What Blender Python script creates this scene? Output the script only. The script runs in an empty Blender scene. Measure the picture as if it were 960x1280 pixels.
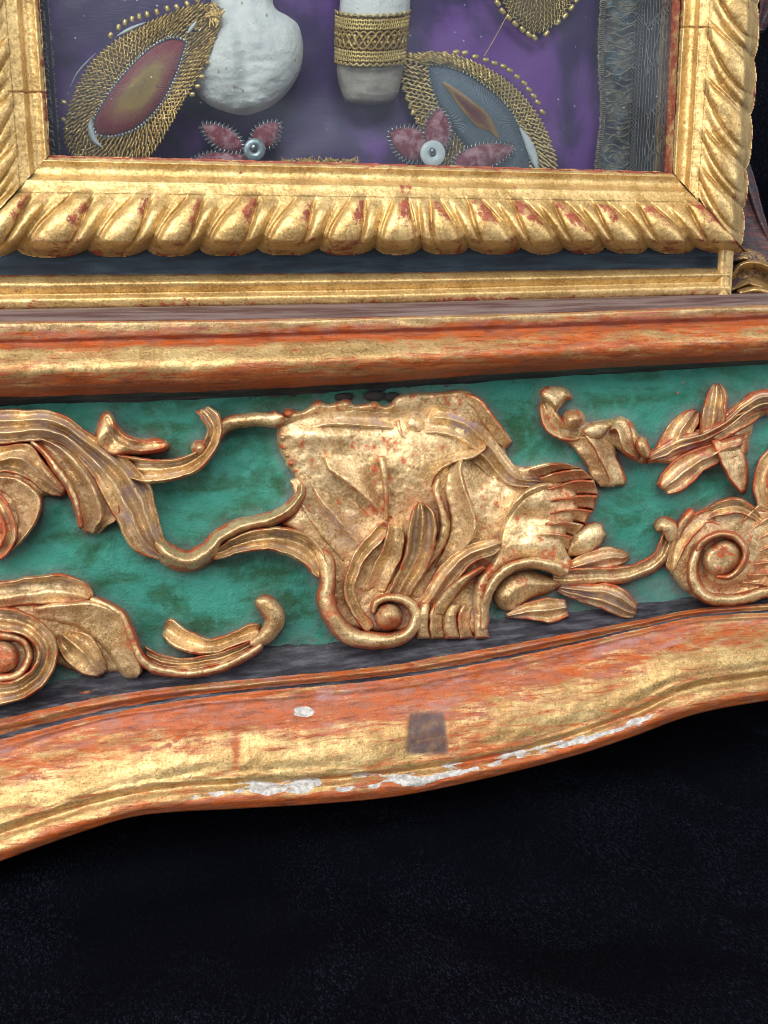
import bpy, math, random
import numpy as np
from mathutils import Matrix, Vector

random.seed(7)
RNG = np.random.RandomState(11)
S = 0.0002            # metres per design unit (about one photo pixel at the base panel)
sc = bpy.context.scene

# ------------------------------------------------------------------ camera
F, CW, CH = 1250.0, 960, 1280
YAW, PITCH, ROLL = math.radians(14.0), math.radians(15.0), math.radians(0.3)
fwd = np.array([math.sin(YAW)*math.cos(PITCH), math.cos(YAW)*math.cos(PITCH), -math.sin(PITCH)])
rgt0 = np.array([math.cos(YAW), -math.sin(YAW), 0.0])
upv0 = np.cross(rgt0, fwd)
rgt = rgt0*math.cos(ROLL) - upv0*math.sin(ROLL)
upv = upv0*math.cos(ROLL) + rgt0*math.sin(ROLL)
CAM = -fwd*1250.0
cam = bpy.data.cameras.new('camera')
cam.sensor_fit = 'HORIZONTAL'; cam.sensor_width = 36.0; cam.lens = 36.0*F/CW
cam.clip_start = 0.01; cam.clip_end = 20.0
cam.dof.use_dof = False
camo = bpy.data.objects.new('camera', cam); sc.collection.objects.link(camo)
M = Matrix.Identity(4)
for i in range(3):
    M[i][0], M[i][1], M[i][2], M[i][3] = rgt[i], upv[i], -fwd[i], CAM[i]*S
camo.matrix_world = M
sc.camera = camo
sc.render.resolution_x, sc.render.resolution_y = 768, 1024

# ------------------------------------------------------------------ light (indoor, soft overhead daylight, plus added fill lamps at the sides)
w = bpy.data.worlds.new('World'); sc.world = w; w.use_nodes = True
wn = w.node_tree.nodes['Background']
wn.inputs[0].default_value = (0.72, 0.80, 1.0, 1); wn.inputs[1].default_value = 0.26
def area(name, loc, target, size, power, col):
    l = bpy.data.lights.new(name, 'AREA'); l.shape = 'RECTANGLE'; l.size, l.size_y = size
    l.energy = power; l.color = col
    o = bpy.data.objects.new(name, l); sc.collection.objects.link(o)
    o.location = loc
    o.rotation_euler = (Vector(target)-Vector(loc)).to_track_quat('-Z', 'Y').to_euler()
    return o
area('key_light', (-0.28, -0.85, 0.80), (0, 0, 0), (0.9, 0.6), 22.0, (1.0, 0.98, 0.95))  # soft key lamp for the unseen source above and in front
area('fill_light', (1.25, -0.60, 0.45), (0, 0, -0.02), (0.6, 0.8), 9.0, (0.92, 0.96, 1.0))  # added fill lamp from the right
area('fill_light', (-1.0, -0.8, 0.25), (0, 0, -0.02), (0.8, 0.9), 12.0, (1.0, 0.98, 0.95))  # added fill lamp, front left, strengthened to brighten inside the case
sc.view_settings.view_transform = 'Standard'; sc.view_settings.look = 'None'
sc.view_settings.exposure = 0.0; sc.view_settings.gamma = 1.0
sc.cycles.max_bounces = 6; sc.cycles.transparent_max_bounces = 12
sc.cycles.use_denoising = True; sc.cycles.pixel_filter_type = 'BLACKMAN_HARRIS'; sc.cycles.filter_width = 1.0

# ------------------------------------------------------------------ numeric helpers
def up3(px, py, y):
    """photo position + real depth (design units) -> world point in metres"""
    px = np.asarray(px, float); py = np.asarray(py, float)
    y = np.broadcast_to(np.asarray(y, float), np.broadcast(px, py).shape)
    d = fwd*F + (px-480)[..., None]*rgt + (640-py)[..., None]*upv
    t = (y-CAM[1])/d[..., 1]
    return (CAM + d*t[..., None])*S

def cat(pts, n=10, closed=False):
    p = np.asarray(pts, float)
    if closed: q = np.vstack([p[-1], p, p[0], p[1]])
    else: q = np.vstack([2*p[0]-p[1], p, 2*p[-1]-p[-2]])
    out = []
    t = np.linspace(0, 1, n, endpoint=False)[:, None]
    for i in range(1, len(q)-2):
        a, b, c, d = q[i-1], q[i], q[i+1], q[i+2]
        out.append(0.5*(2*b+(c-a)*t+(2*a-5*b+4*c-d)*t**2+(3*b-a-3*c+d)*t**3))
    r = np.vstack(out)
    return r if closed else np.vstack([r, p[-1:]])

def resample(C, n, closed=True):
    P = np.vstack([C, C[:1]]) if closed else C
    d = np.r_[0, np.cumsum(np.linalg.norm(np.diff(P, axis=0), axis=1))]
    t = np.linspace(0, d[-1], n, endpoint=not closed)
    return np.stack([np.interp(t, d, P[:, 0]), np.interp(t, d, P[:, 1])], -1), d[-1]
def seg_dist(C, x, y):
    best = np.full(x.shape, 1e9); par = np.zeros(x.shape); side = np.zeros(x.shape)
    for i in range(len(C)-1):
        ax, ay = C[i, 0], C[i, 1]; dx, dy = C[i+1, 0]-ax, C[i+1, 1]-ay
        L = dx*dx+dy*dy+1e-9
        t = np.clip(((x-ax)*dx+(y-ay)*dy)/L, 0, 1)
        ex = x-ax-t*dx; ey = y-ay-t*dy
        d = ex*ex+ey*ey
        m = d < best
        best = np.where(m, d, best); par = np.where(m, i+t, par); side = np.where(m, np.sign(dx*ey-dy*ex), side)
    return np.sqrt(best), par, side
_perm = RNG.rand(256, 256)
def vnoise(x, y):
    xi = np.floor(x).astype(int); yi = np.floor(y).astype(int)
    u = x-xi; v = y-yi; u = u*u*(3-2*u); v = v*v*(3-2*v)
    g = lambda a, b: _perm[a & 255, b & 255]
    return (g(xi, yi)*(1-u)+g(xi+1, yi)*u)*(1-v)+(g(xi, yi+1)*(1-u)+g(xi+1, yi+1)*u)*v
def fbm(x, y, o=4):
    r = 0; a = 0.5; t = 0
    for k in range(o):
        r = r+a*vnoise(x*2**k+17.3*k, y*2**k+5.1*k); t += a; a *= 0.55
    return r/t
def sstep(a, b, x):
    t = np.clip((x-a)/(b-a), 0, 1); return t*t*(3-2*t)
def blur(a, k):
    for ax in (0, 1):
        for _ in range(2):
            pad = [(0, 0), (0, 0)]; pad[ax] = (k+1, k)
            c = np.cumsum(np.pad(a, pad, mode='edge'), axis=ax)
            n = a.shape[ax]
            if ax == 0: a = (c[2*k+1:2*k+1+n]-c[:n])/(2*k+1)
            else: a = (c[:, 2*k+1:2*k+1+n]-c[:, :n])/(2*k+1)
    return a

# ------------------------------------------------------------------ object helpers
COL = sc.collection
def newobj(name, data, parent=None, **props):
    o = bpy.data.objects.new(name, data); COL.objects.link(o)
    if parent is not None:
        o.parent = parent
        p = parent
        off = Vector((0, 0, 0))
        while p is not None: off += p.location; p = p.parent
        o.location = -off
    for k, v in props.items(): o[k] = v
    return o
def mesh_np(name, V, Q, mat, smooth=True, attrs=None):
    V = np.asarray(V, np.float32).reshape(-1, 3); Q = np.asarray(Q, np.int32)
    me = bpy.data.meshes.new(name)
    k = Q.shape[1]
    me.vertices.add(len(V)); me.vertices.foreach_set('co', V.ravel())
    me.loops.add(Q.size); me.loops.foreach_set('vertex_index', Q.ravel())
    me.polygons.add(len(Q)); me.polygons.foreach_set('loop_start', np.arange(0, Q.size, k, dtype=np.int32))
    me.polygons.foreach_set('use_smooth', np.full(len(Q), smooth))
    if attrs:
        for nm, a in attrs.items():
            at = me.attributes.new(nm, 'FLOAT', 'POINT'); at.data.foreach_set('value', np.asarray(a, np.float32).ravel())
    me.update(calc_edges=True); me.validate()
    if mat: me.materials.append(mat)
    return me
def gridquads(ny, nx, ok=None):
    i = np.arange(ny*nx).reshape(ny, nx)
    q = np.stack([i[:-1, :-1], i[1:, :-1], i[1:, 1:], i[:-1, 1:]], -1)
    if ok is not None:
        m = ok[:-1, :-1] & ok[1:, :-1] & ok[1:, 1:] & ok[:-1, 1:]
        q = q[m]
    return q.reshape(-1, 4)
def grid_obj(name, PX, PY, Y, mat, parent, ok=None, attrs=None, **props):
    """a surface given by photo position and depth on a grid"""
    V = up3(PX, PY, Y).reshape(-1, 3)
    Q = gridquads(*PX.shape, ok)
    if len(Q) == 0: return None
    used = np.unique(Q); rm = np.full(len(V), -1); rm[used] = np.arange(len(used))
    at = {k: np.broadcast_to(a, PX.shape).ravel()[used] for k, a in (attrs or {}).items()}
    return newobj(name, mesh_np(name, V[used], rm[Q], mat, True, at), parent, **props)
class MB:
    """collects tubes, beads and boxes as one mesh"""
    def __init__(s): s.V = []; s.Q = []; s.n = 0; s.A = {}
    def add(s, V, Q, **at):
        V = np.asarray(V, float).reshape(-1, 3); s.V.append(V); s.Q.append(np.asarray(Q)+s.n); s.n += len(V)
        for k, a in at.items(): s.A.setdefault(k, []).append(np.broadcast_to(a, len(V)))
    def tube(s, P, r, sides=5, **at):
        P = np.asarray(P, float); n = len(P)
        T = np.gradient(P, axis=0); T /= np.linalg.norm(T, axis=1)[:, None]+1e-12
        ref = np.array([0.13, -1.0, 0.21]); A = np.cross(T, ref); A /= np.linalg.norm(A, axis=1)[:, None]+1e-9
        B = np.cross(T, A)
        r = np.broadcast_to(np.asarray(r, float), n)
        th = np.linspace(0, 2*np.pi, sides, endpoint=False)
        V = P[:, None]+r[:, None, None]*(np.cos(th)[None, :, None]*A[:, None]+np.sin(th)[None, :, None]*B[:, None])
        i = np.arange(n*sides).reshape(n, sides)
        j = np.roll(i, -1, axis=1)
        Q = np.stack([i[:-1], j[:-1], j[1:], i[1:]], -1).reshape(-1, 4)
        s.add(V, Q, **at)
    def ball(s, c, r, nu=8, nv=6, axes=None, **at):
        th = np.linspace(0, 2*np.pi, nu, endpoint=False); ph = np.linspace(0.02, np.pi-0.02, nv)
        V = np.stack([np.outer(np.sin(ph), np.cos(th)), np.outer(np.sin(ph), np.sin(th)), np.outer(np.cos(ph), np.ones(nu))], -1)*np.asarray(r)
        if axes is not None: V = V@axes
        i = np.arange(nu*nv).reshape(nv, nu); j = np.roll(i, -1, axis=1)
        s.add(V+np.asarray(c), np.stack([i[:-1], j[:-1], j[1:], i[1:]], -1).reshape(-1, 4), **at)
    def box(s, lo, hi):
        lo = np.asarray(lo, float); hi = np.asarray(hi, float)
        V = np.array([[(lo, hi)[(k >> b) & 1][b] for b in range(3)] for k in range(8)])
        s.add(V, [[0, 2, 3, 1], [4, 5, 7, 6], [0, 1, 5, 4], [2, 6, 7, 3], [0, 4, 6, 2], [1, 3, 7, 5]])
    def mesh(s, name, mat, smooth=True):
        return mesh_np(name, np.vstack(s.V), np.vstack(s.Q), mat, smooth, {k: np.concatenate(a) for k, a in s.A.items()})
    def obj(s, name, mat, parent=None, smooth=True, **props):
        return newobj(name, s.mesh(name, mat, smooth), parent, **props)
def empty(name, loc, **props):
    o = bpy.data.objects.new(name, None); COL.objects.link(o); o.location = loc; o.empty_display_size = 0.01
    for k, v in props.items(): o[k] = v
    return o

# ------------------------------------------------------------------ materials
class NT:
    def __init__(s, name):
        s.m = bpy.data.materials.new(name); s.m.use_nodes = True
        s.t = s.m.node_tree; s.t.nodes.clear()
        s.out = s.t.nodes.new('ShaderNodeOutputMaterial')
    def n(s, typ, ins=None, **props):
        nd = s.t.nodes.new('ShaderNode'+typ)
        for k, v in props.items(): setattr(nd, k, v)
        for k, v in (ins or {}).items():
            sk = nd.inputs[k]
            if isinstance(v, bpy.types.NodeSocket): s.t.links.new(v, sk)
            else:
                if isinstance(v, tuple) and len(v) == 3 and sk.type == 'RGBA': v = (*v, 1)
                sk.default_value = v
        return nd
    def math(s, op, a, b=0.0, c=0.0, clamp=False):
        return s.n('Math', {0: a, 1: b, 2: c}, operation=op, use_clamp=clamp).outputs[0]
    def mix(s, f, a, b):
        nd = s.n('Mix', {0: f}, data_type='RGBA', clamp_factor=True)
        for k, v in ((6, a), (7, b)):
            if isinstance(v, bpy.types.NodeSocket): s.t.links.new(v, nd.inputs[k])
            else: nd.inputs[k].default_value = (*v, 1)
        return nd.outputs[2]
    def mixf(s, f, a, b):
        nd = s.n('Mix', {0: f, 2: a, 3: b}, data_type='FLOAT', clamp_factor=True); return nd.outputs[0]
    def ramp(s, x, a, b):
        return s.n('MapRange', {0: x, 1: a, 2: b, 3: 0.0, 4: 1.0}, interpolation_type='SMOOTHSTEP').outputs[0]
    def attr(s, nm): return s.n('Attribute', attribute_name=nm).outputs['Fac']
    def pos(s, scale=(1, 1, 1), off=(0, 0, 0)):
        g = s.n('NewGeometry').outputs['Position']
        return s.n('Mapping', {0: g, 1: off, 3: tuple(v/S for v in scale)}).outputs[0]
    def noise(s, vec, scale=1.0, detail=4.0, rough=0.55, dist=0.0):
        return s.n('TexNoise', {'Vector': vec, 'Scale': scale, 'Detail': detail, 'Roughness': rough, 'Distortion': dist}).outputs[0]
    def bump(s, h, strength=0.3, dist=1.0, normal=None):
        ins = {'Height': h, 'Strength': strength, 'Distance': dist*S}
        if normal is not None: ins['Normal'] = normal
        return s.n('Bump', ins).outputs[0]
    def surf(s, sh):
        s.t.links.new(sh, s.out.inputs[0]); return s.m

def gilt(name, bole, bole2, gold, gold2, streak=(0.03, 0.03, 0.03), wn=1.5, rough=0.36, speck=0.5, metal=0.9, sharp=0.12, skamp=0.0):
    t = NT(name)
    P = t.pos()
    Ps = t.pos(streak)
    n1 = t.noise(Ps, 1.0, 6.0, 0.70, 0.4)
    ga = t.attr('gold')
    sk = t.noise(t.pos((0.030, 0.10, 0.28)), 1.0, 5.0, 0.74, 0.4)
    sp = t.noise(P, 0.33, 3.0, 0.7)
    if skamp: ga = t.math('ADD', ga, t.math('MULTIPLY', t.math('SUBTRACT', sk, 0.5), skamp))
    g = t.ramp(t.math('ADD', t.math('ADD', ga, t.math('MULTIPLY', t.math('SUBTRACT', sp, 0.5), 0.9)), t.math('MULTIPLY', t.math('SUBTRACT', n1, 0.5), wn)), 0.5-sharp, 0.5+sharp)
    spm = t.ramp(sp, 0.56, 0.66)
    big = t.noise(P, 0.022, 3.0, 0.6, 0.5)
    gc = t.mix(t.ramp(big, 0.32, 0.68), gold2, gold)
    fine = t.noise(P, 0.16, 4.0, 0.7)
    gc = t.mix(t.math('MULTIPLY', t.ramp(fine, 0.46, 0.66), 0.75), gc, gold2)
    gc = t.mix(t.math('MULTIPLY', t.ramp(sp, 0.50, 0.36), 0.45), gc, tuple(min(1, v*1.25) for v in gold))
    gc = t.mix(t.math('MULTIPLY', spm, speck), gc, (0.06, 0.03, 0.015))
    bn = t.noise(t.pos((0.03, 0.03, 0.12)), 1.0, 6.0, 0.65, 0.6)
    bc = t.mix(t.ramp(bn, 0.35, 0.68), bole, bole2)
    bc = t.mix(t.math('MULTIPLY', t.ramp(sk, 0.52, 0.70), 0.55), bc, tuple(v*0.4+k for v, k in zip(bole, (0.20, 0.10, 0.06))))
    bc = t.mix(t.math('MULTIPLY', t.ramp(sk, 0.50, 0.33), 0.75), bc, tuple(v*0.36 for v in bole))
    bc = t.mix(t.math('MULTIPLY', spm, 0.45), bc, (0.04, 0.015, 0.01))
    c = t.mix(g, bc, gc)
    du = t.math('MULTIPLY', t.attr('dust'), t.ramp(t.noise(P, 0.05, 6.0, 0.7), 0.35, 0.65), clamp=True)
    c = t.mix(du, c, (0.30, 0.21, 0.225))
    ge = t.ramp(t.math('ADD', t.attr('gesso'), t.math('MULTIPLY', t.math('SUBTRACT', t.noise(t.pos((0.022, 0.04, 0.07)), 1.0, 6.0, 0.62), 0.5), 1.5)), 0.47, 0.53)
    c = t.mix(ge, c, t.mix(t.ramp(fine, 0.35, 0.7), (0.26, 0.25, 0.24), (0.52, 0.50, 0.47)))
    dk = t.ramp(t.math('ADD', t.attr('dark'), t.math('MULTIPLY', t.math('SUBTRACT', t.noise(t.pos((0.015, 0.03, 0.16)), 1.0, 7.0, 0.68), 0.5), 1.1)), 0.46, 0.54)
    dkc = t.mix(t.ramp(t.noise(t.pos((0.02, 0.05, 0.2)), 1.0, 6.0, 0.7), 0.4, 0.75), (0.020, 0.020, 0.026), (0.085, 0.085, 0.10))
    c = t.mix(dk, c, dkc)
    st = t.math('MULTIPLY', t.attr('stain'), t.mixf(t.ramp(t.noise(t.pos((0.08, 0.1, 0.05)), 1.0, 5.0, 0.7), 0.3, 0.7), 0.72, 1.0), clamp=True)
    c = t.mix(st, c, (0.075, 0.045, 0.04))
    non = t.math('MAXIMUM', t.math('MAXIMUM', ge, dk), t.math('MAXIMUM', du, st))
    metf = t.math('MULTIPLY', t.math('MULTIPLY', g, t.math('SUBTRACT', 1.0, non)), metal)
    rf = t.math('ADD', t.mixf(g, 0.5, rough), t.math('MULTIPLY', t.math('SUBTRACT', fine, 0.5), 0.28))
    b = t.bump(t.noise(P, 0.10, 5.0, 0.72), 0.55, 2.6)
    p = t.n('BsdfPrincipled', {'Base Color': c, 'Metallic': metf, 'Roughness': rf, 'Specular IOR Level': 0.3, 'Normal': b})
    return t.surf(p.outputs[0])
GOLD, GOLD2 = (0.80, 0.58, 0.24), (0.50, 0.31, 0.10)
M_FRAME = gilt('burnished_gold', (0.20, 0.035, 0.02), (0.30, 0.07, 0.035), (0.69, 0.50, 0.225), (0.43, 0.275, 0.10), (0.06, 0.06, 0.06), 1.6, 0.46, 0.45, 0.66)
M_RELIEF = gilt('rubbed_gold', (0.46, 0.10, 0.028), (0.30, 0.085, 0.045), (0.82, 0.62, 0.345), (0.42, 0.26, 0.11), (0.055, 0.055, 0.055), 1.25, 0.48, 0.5, 0.58, 0.2)
M_MOULD = gilt('worn_gold_orange', (0.39, 0.082, 0.014), (0.26, 0.085, 0.045), (0.59, 0.43, 0.195), (0.36, 0.225, 0.085), (0.013, 0.04, 0.085), 1.7, 0.48, 0.5, 0.65, 0.24, 1.0)

def m_green():
    t = NT('green_paint'); P = t.pos()
    a = t.noise(t.pos((0.009, 0.012, 0.018)), 1.0, 6.0, 0.66, 0.3); b = t.noise(P, 0.06, 6.0, 0.7); f = t.noise(P, 0.4, 3.0, 0.6)
    c = t.mix(t.ramp(a, 0.38, 0.60), (0.010, 0.074, 0.030), (0.024, 0.200, 0.150))
    c = t.mix(t.math('MULTIPLY', t.ramp(b, 0.46, 0.72), 0.6), c, (0.05, 0.25, 0.205))
    c = t.mix(t.math('MULTIPLY', t.ramp(t.noise(t.pos((0.03, 0.03, 0.09), (3, 1, 2)), 1.0, 6, 0.7), 0.55, 0.72), 0.35), c, (0.02, 0.10, 0.06))
    c = t.mix(t.math('MULTIPLY', t.ramp(f, 0.64, 0.72), 0.6), c, (0.012, 0.03, 0.025))
    du = t.math('MULTIPLY', t.attr('dust'), t.ramp(t.noise(P, 0.045, 6.0, 0.7), 0.26, 0.58), clamp=True)
    c = t.mix(du, c, (0.14, 0.15, 0.155))
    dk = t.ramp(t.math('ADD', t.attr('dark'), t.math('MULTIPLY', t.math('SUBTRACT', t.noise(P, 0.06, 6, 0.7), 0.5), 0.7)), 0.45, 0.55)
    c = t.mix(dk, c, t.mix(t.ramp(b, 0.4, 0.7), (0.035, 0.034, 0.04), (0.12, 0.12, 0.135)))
    rd = t.ramp(t.math('ADD', t.attr('gesso'), t.math('MULTIPLY', t.math('SUBTRACT', t.noise(P, 0.12, 5, 0.7), 0.5), 1.0)), 0.47, 0.55)
    c = t.mix(rd, c, (0.42, 0.10, 0.06))
    h = t.math('ADD', t.math('MULTIPLY', b, 2.0), t.math('ADD', t.math('MULTIPLY', f, 0.5), t.math('MULTIPLY', dk, -0.6)))
    p = t.n('BsdfPrincipled', {'Base Color': c, 'Roughness': t.mixf(b, 0.6, 0.85), 'Specular IOR Level': 0.3, 'Normal': t.bump(h, 0.7, 2.2)})
    return t.surf(p.outputs[0])
M_GREEN = m_green()

def simple(name, c1, c2, scale=(0.05,)*3, rough=0.6, metal=0.0, bumpd=0.8, fine=0.3, sheen=0.0, sheen_col=(1, 1, 1), lo=0.38, hi=0.66):
    t = NT(name); n = t.noise(t.pos(scale), 1.0, 6.0, 0.65, 0.3); f = t.noise(t.pos(), fine, 4.0, 0.65)
    c = t.mix(t.ramp(n, lo, hi), c1, c2)
    p = t.n('BsdfPrincipled', {'Base Color': c, 'Roughness': rough, 'Metallic': metal, 'Sheen Weight': sheen, 'Sheen Tint': sheen_col,
                               'Normal': t.bump(t.math('ADD', n, f), 0.5, bumpd)})
    return t.surf(p.outputs[0])
M_BLUE = simple('blue_black_paint', (0.012, 0.022, 0.035), (0.03, 0.055, 0.08), (0.012, 0.03, 0.1), 0.42)
M_LEDGE = simple('dusty_brown_paint', (0.085, 0.038, 0.032), (0.19, 0.135, 0.125), (0.008, 0.03, 0.05), 0.7, lo=0.36, hi=0.6)
M_HOLE = simple('hole_black', (0.006, 0.005, 0.005), (0.02, 0.015, 0.015), rough=0.8)
M_CASE = simple('case_wood', (0.05, 0.03, 0.02), (0.09, 0.05, 0.03), (0.01, 0.05, 0.05), 0.6)
M_BRACKET = gilt('bracket_paint', (0.035, 0.034, 0.042), (0.085, 0.03, 0.03), (0.66, 0.46, 0.2), (0.40, 0.25, 0.09), (0.04, 0.04, 0.04), 1.2, 0.42, 0.5, 0.8)
M_THREADG = simple('gold_thread', (1.0, 0.70, 0.27), (0.66, 0.40, 0.12), (0.2,)*3, 0.32, 0.45)
M_BEAD = simple('gold_bead', (1.0, 0.76, 0.33), (0.78, 0.53, 0.17), (0.2,)*3, 0.28, 0.5)
M_SILVER = simple('silver_thread', (0.62, 0.66, 0.70), (0.32, 0.35, 0.38), (0.2,)*3, 0.3, 0.8)
M_PADBROWN = simple('brown_ground', (0.17, 0.11, 0.05), (0.30, 0.20, 0.09), (0.3,)*3, 0.7)
M_WHITE = simple('white_parchment', (0.62, 0.68, 0.72), (0.75, 0.8, 0.84), (0.1,)*3, 0.6)
M_SEQ = simple('pearl_sequin', (0.70, 0.76, 0.78), (0.8, 0.84, 0.86), (0.1,)*3, 0.25)
M_SEQGREY = simple('dull_sequin', (0.30, 0.36, 0.40), (0.42, 0.48, 0.52), (0.1,)*3, 0.3, 0.4)
M_PETAL = simple('red_velvet_petal', (0.24, 0.03, 0.05), (0.50, 0.26, 0.30), (0.07,)*3, 0.6, 0.0, 1.5, 0.3, 0.3, lo=0.42, hi=0.64)
M_LACE = simple('grey_lace', (0.055, 0.06, 0.072), (0.12, 0.125, 0.14), (0.15,)*3, 0.65)
M_LACETHREAD = simple('pale_lace_thread', (0.52, 0.49, 0.43), (0.30, 0.28, 0.24), (0.15,)*3, 0.55, 0.2)
M_BRAID = simple('gathered_braid', (0.24, 0.22, 0.18), (0.10, 0.16, 0.21), (0.05,)*3, 0.45, 0.1, 1.5)
M_BRAIDTHREAD = simple('braid_thread', (0.50, 0.45, 0.36), (0.28, 0.24, 0.17), (0.2,)*3, 0.45, 0.3)

def m_bone(name, c1, c2, cs):
    t = NT(name); P = t.pos(); a = t.noise(P, 0.03, 5, 0.6); f = t.noise(P, 0.14, 5, 0.7); s_ = t.noise(P, 0.06, 2, 0.5)
    c = t.mix(t.ramp(a, 0.35, 0.65), c1, c2)
    c = t.mix(t.math('MULTIPLY', t.ramp(s_, 0.66, 0.72), 0.7), c, cs)
    p = t.n('BsdfPrincipled', {'Base Color': c, 'Roughness': 0.6, 'Normal': t.bump(t.math('ADD', t.math('MULTIPLY', a, 2.5), f), 0.6, 3.0)})
    return t.surf(p.outputs[0])
M_BONE = m_bone('bone', (0.82, 0.83, 0.82), (0.92, 0.92, 0.90), (0.34, 0.25, 0.17))
M_BONEEND = m_bone('bone_end', (0.34, 0.30, 0.26), (0.48, 0.43, 0.37), (0.18, 0.13, 0.09))

def m_satin():
    t = NT('purple_satin'); P = t.pos()
    a = t.noise(P, 0.008, 4, 0.55, 0.4)
    wv = t.noise(t.pos((0.05, 0.05, 0.9)), 1.0, 3, 0.6)
    c = t.mix(t.ramp(a, 0.40, 0.62), (0.045, 0.017, 0.105), (0.185, 0.060, 0.330))
    p = t.n('BsdfPrincipled', {'Base Color': c, 'Roughness': 0.42, 'Sheen Weight': 0.35, 'Sheen Tint': (0.6, 0.45, 0.9, 1), 'Sheen Roughness': 0.4,
                               'Normal': t.bump(wv, 0.35, 0.5)})
    return t.surf(p.outputs[0])
M_SATIN = m_satin()

def m_pad(name, rim, mid, core, r1, r2):
    """satin stitch: colour by ring attribute, threads by stitch attribute"""
    t = NT(name); P = t.pos()
    r = t.math('ADD', t.attr('ring'), t.math('MULTIPLY', t.math('SUBTRACT', t.noise(P, 0.12, 5, 0.7), 0.5), 0.35))
    c = t.mix(t.ramp(r, r1-0.12, r1+0.12), core, mid)
    c = t.mix(t.ramp(r, r2-0.1, r2+0.1), c, rim)
    st = t.math('SINE', t.math('MULTIPLY', t.attr('stitch'), 2*math.pi))
    c = t.mix(t.math('MULTIPLY', t.ramp(st, 0.3, 1.0), 0.22), c, (0.5, 0.42, 0.40))
    p = t.n('BsdfPrincipled', {'Base Color': c, 'Roughness': 0.42, 'Metallic': 0.15, 'Sheen Weight': 0.3,
                               'Normal': t.bump(t.math('ADD', st, t.noise(P, 0.5, 3)), 0.7, 0.8)})
    return t.surf(p.outputs[0])
M_PADRED = m_pad('red_and_gold_silk', (0.36, 0.03, 0.045), (0.42, 0.12, 0.07), (0.60, 0.36, 0.06), 0.50, 0.72)
M_PADBLUE = m_pad('blue_silk', (0.09, 0.14, 0.20), (0.17, 0.24, 0.31), (0.16, 0.22, 0.28), 0.4, 0.8)
M_PADCORE = m_pad('gold_red_silk_stripe', (0.50, 0.28, 0.08), (0.36, 0.10, 0.06), (0.30, 0.05, 0.05), 0.35, 0.62)

def m_glass():
    t = NT('dusty_veiled_glass'); P = t.pos()
    fr = t.n('Fresnel', {'IOR': 1.48}).outputs[0]
    tr = t.n('BsdfTransparent', {'Color': (0.93, 0.96, 0.96, 1)}).outputs[0]
    gl = t.n('BsdfGlossy', {'Color': (1, 1, 1, 1), 'Roughness': 0.05}).outputs[0]
    g = t.n('MixShader', {0: fr, 1: tr, 2: gl}).outputs[0]
    v = t.n('TexVoronoi', {'Vector': t.pos((0.085, 0.085, 0.085)), 'Scale': 1.0})
    hs = t.n('SeparateColor', {0: v.outputs['Color']})
    rad = t.math('MULTIPLY', t.ramp(hs.outputs[0], 0.45, 1.0), 0.085)
    spot = t.math('LESS_THAN', v.outputs['Distance'], rad)
    v2 = t.n('TexVoronoi', {'Vector': t.pos((0.028, 0.028, 0.028), (4, 2, 7)), 'Scale': 1.0})
    hs2 = t.n('SeparateColor', {0: v2.outputs['Color']})
    spot2 = t.math('LESS_THAN', v2.outputs['Distance'], t.math('MULTIPLY', t.ramp(hs2.outputs[1], 0.55, 1.0), 0.045))
    veil = t.math('MULTIPLY', t.ramp(t.noise(t.pos((0.0035, 0.0035, 0.005), (1.7, 0, 0.4)), 1.0, 3, 0.5, 0.6), 0.36, 0.74), 0.032)  # bluish veil painted in for a soft reflection; the specks are dust
    veil = t.math('ADD', veil, t.math('MULTIPLY', t.noise(P, 0.03, 4, 0.7), 0.008))
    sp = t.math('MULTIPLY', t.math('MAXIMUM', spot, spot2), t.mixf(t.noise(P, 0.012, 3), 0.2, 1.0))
    f = t.math('ADD', veil, t.math('MULTIPLY', sp, 0.75), clamp=True)
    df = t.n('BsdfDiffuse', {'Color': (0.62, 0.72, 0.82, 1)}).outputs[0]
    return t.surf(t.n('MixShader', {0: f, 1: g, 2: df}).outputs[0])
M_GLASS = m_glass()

def m_velvet():
    t = NT('black_velvet'); P = t.pos()
    rib = t.noise(t.pos((0.40, 0.14, 0.14)), 1.0, 2.0, 0.6)
    fl = t.noise(t.pos((0.5, 0.4, 0.4)), 1.0, 2.0, 0.7)
    big = t.noise(P, 0.0045, 4, 0.6, 0.8)
    k = t.math('MULTIPLY', t.ramp(rib, 0.42, 0.70), t.ramp(fl, 0.40, 0.66))
    k = t.math('MULTIPLY', k, t.mixf(t.ramp(big, 0.36, 0.64), 0.16, 1.0))
    c = t.mix(k, (0.0012, 0.0014, 0.0027), (0.0125, 0.0155, 0.026))  # pile highlights and the folds' light and dark painted in by noise
    p = t.n('BsdfPrincipled', {'Base Color': c, 'Roughness': 0.85, 'Specular IOR Level': 0.03, 'Sheen Weight': t.math('MULTIPLY', k, 0.10),
                               'Sheen Tint': (0.55, 0.65, 1.0, 1), 'Sheen Roughness': 0.35,
                               'Normal': t.bump(rib, 0.5, 1.0)})
    return t.surf(p.outputs[0])
M_VELVET = m_velvet()

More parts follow.
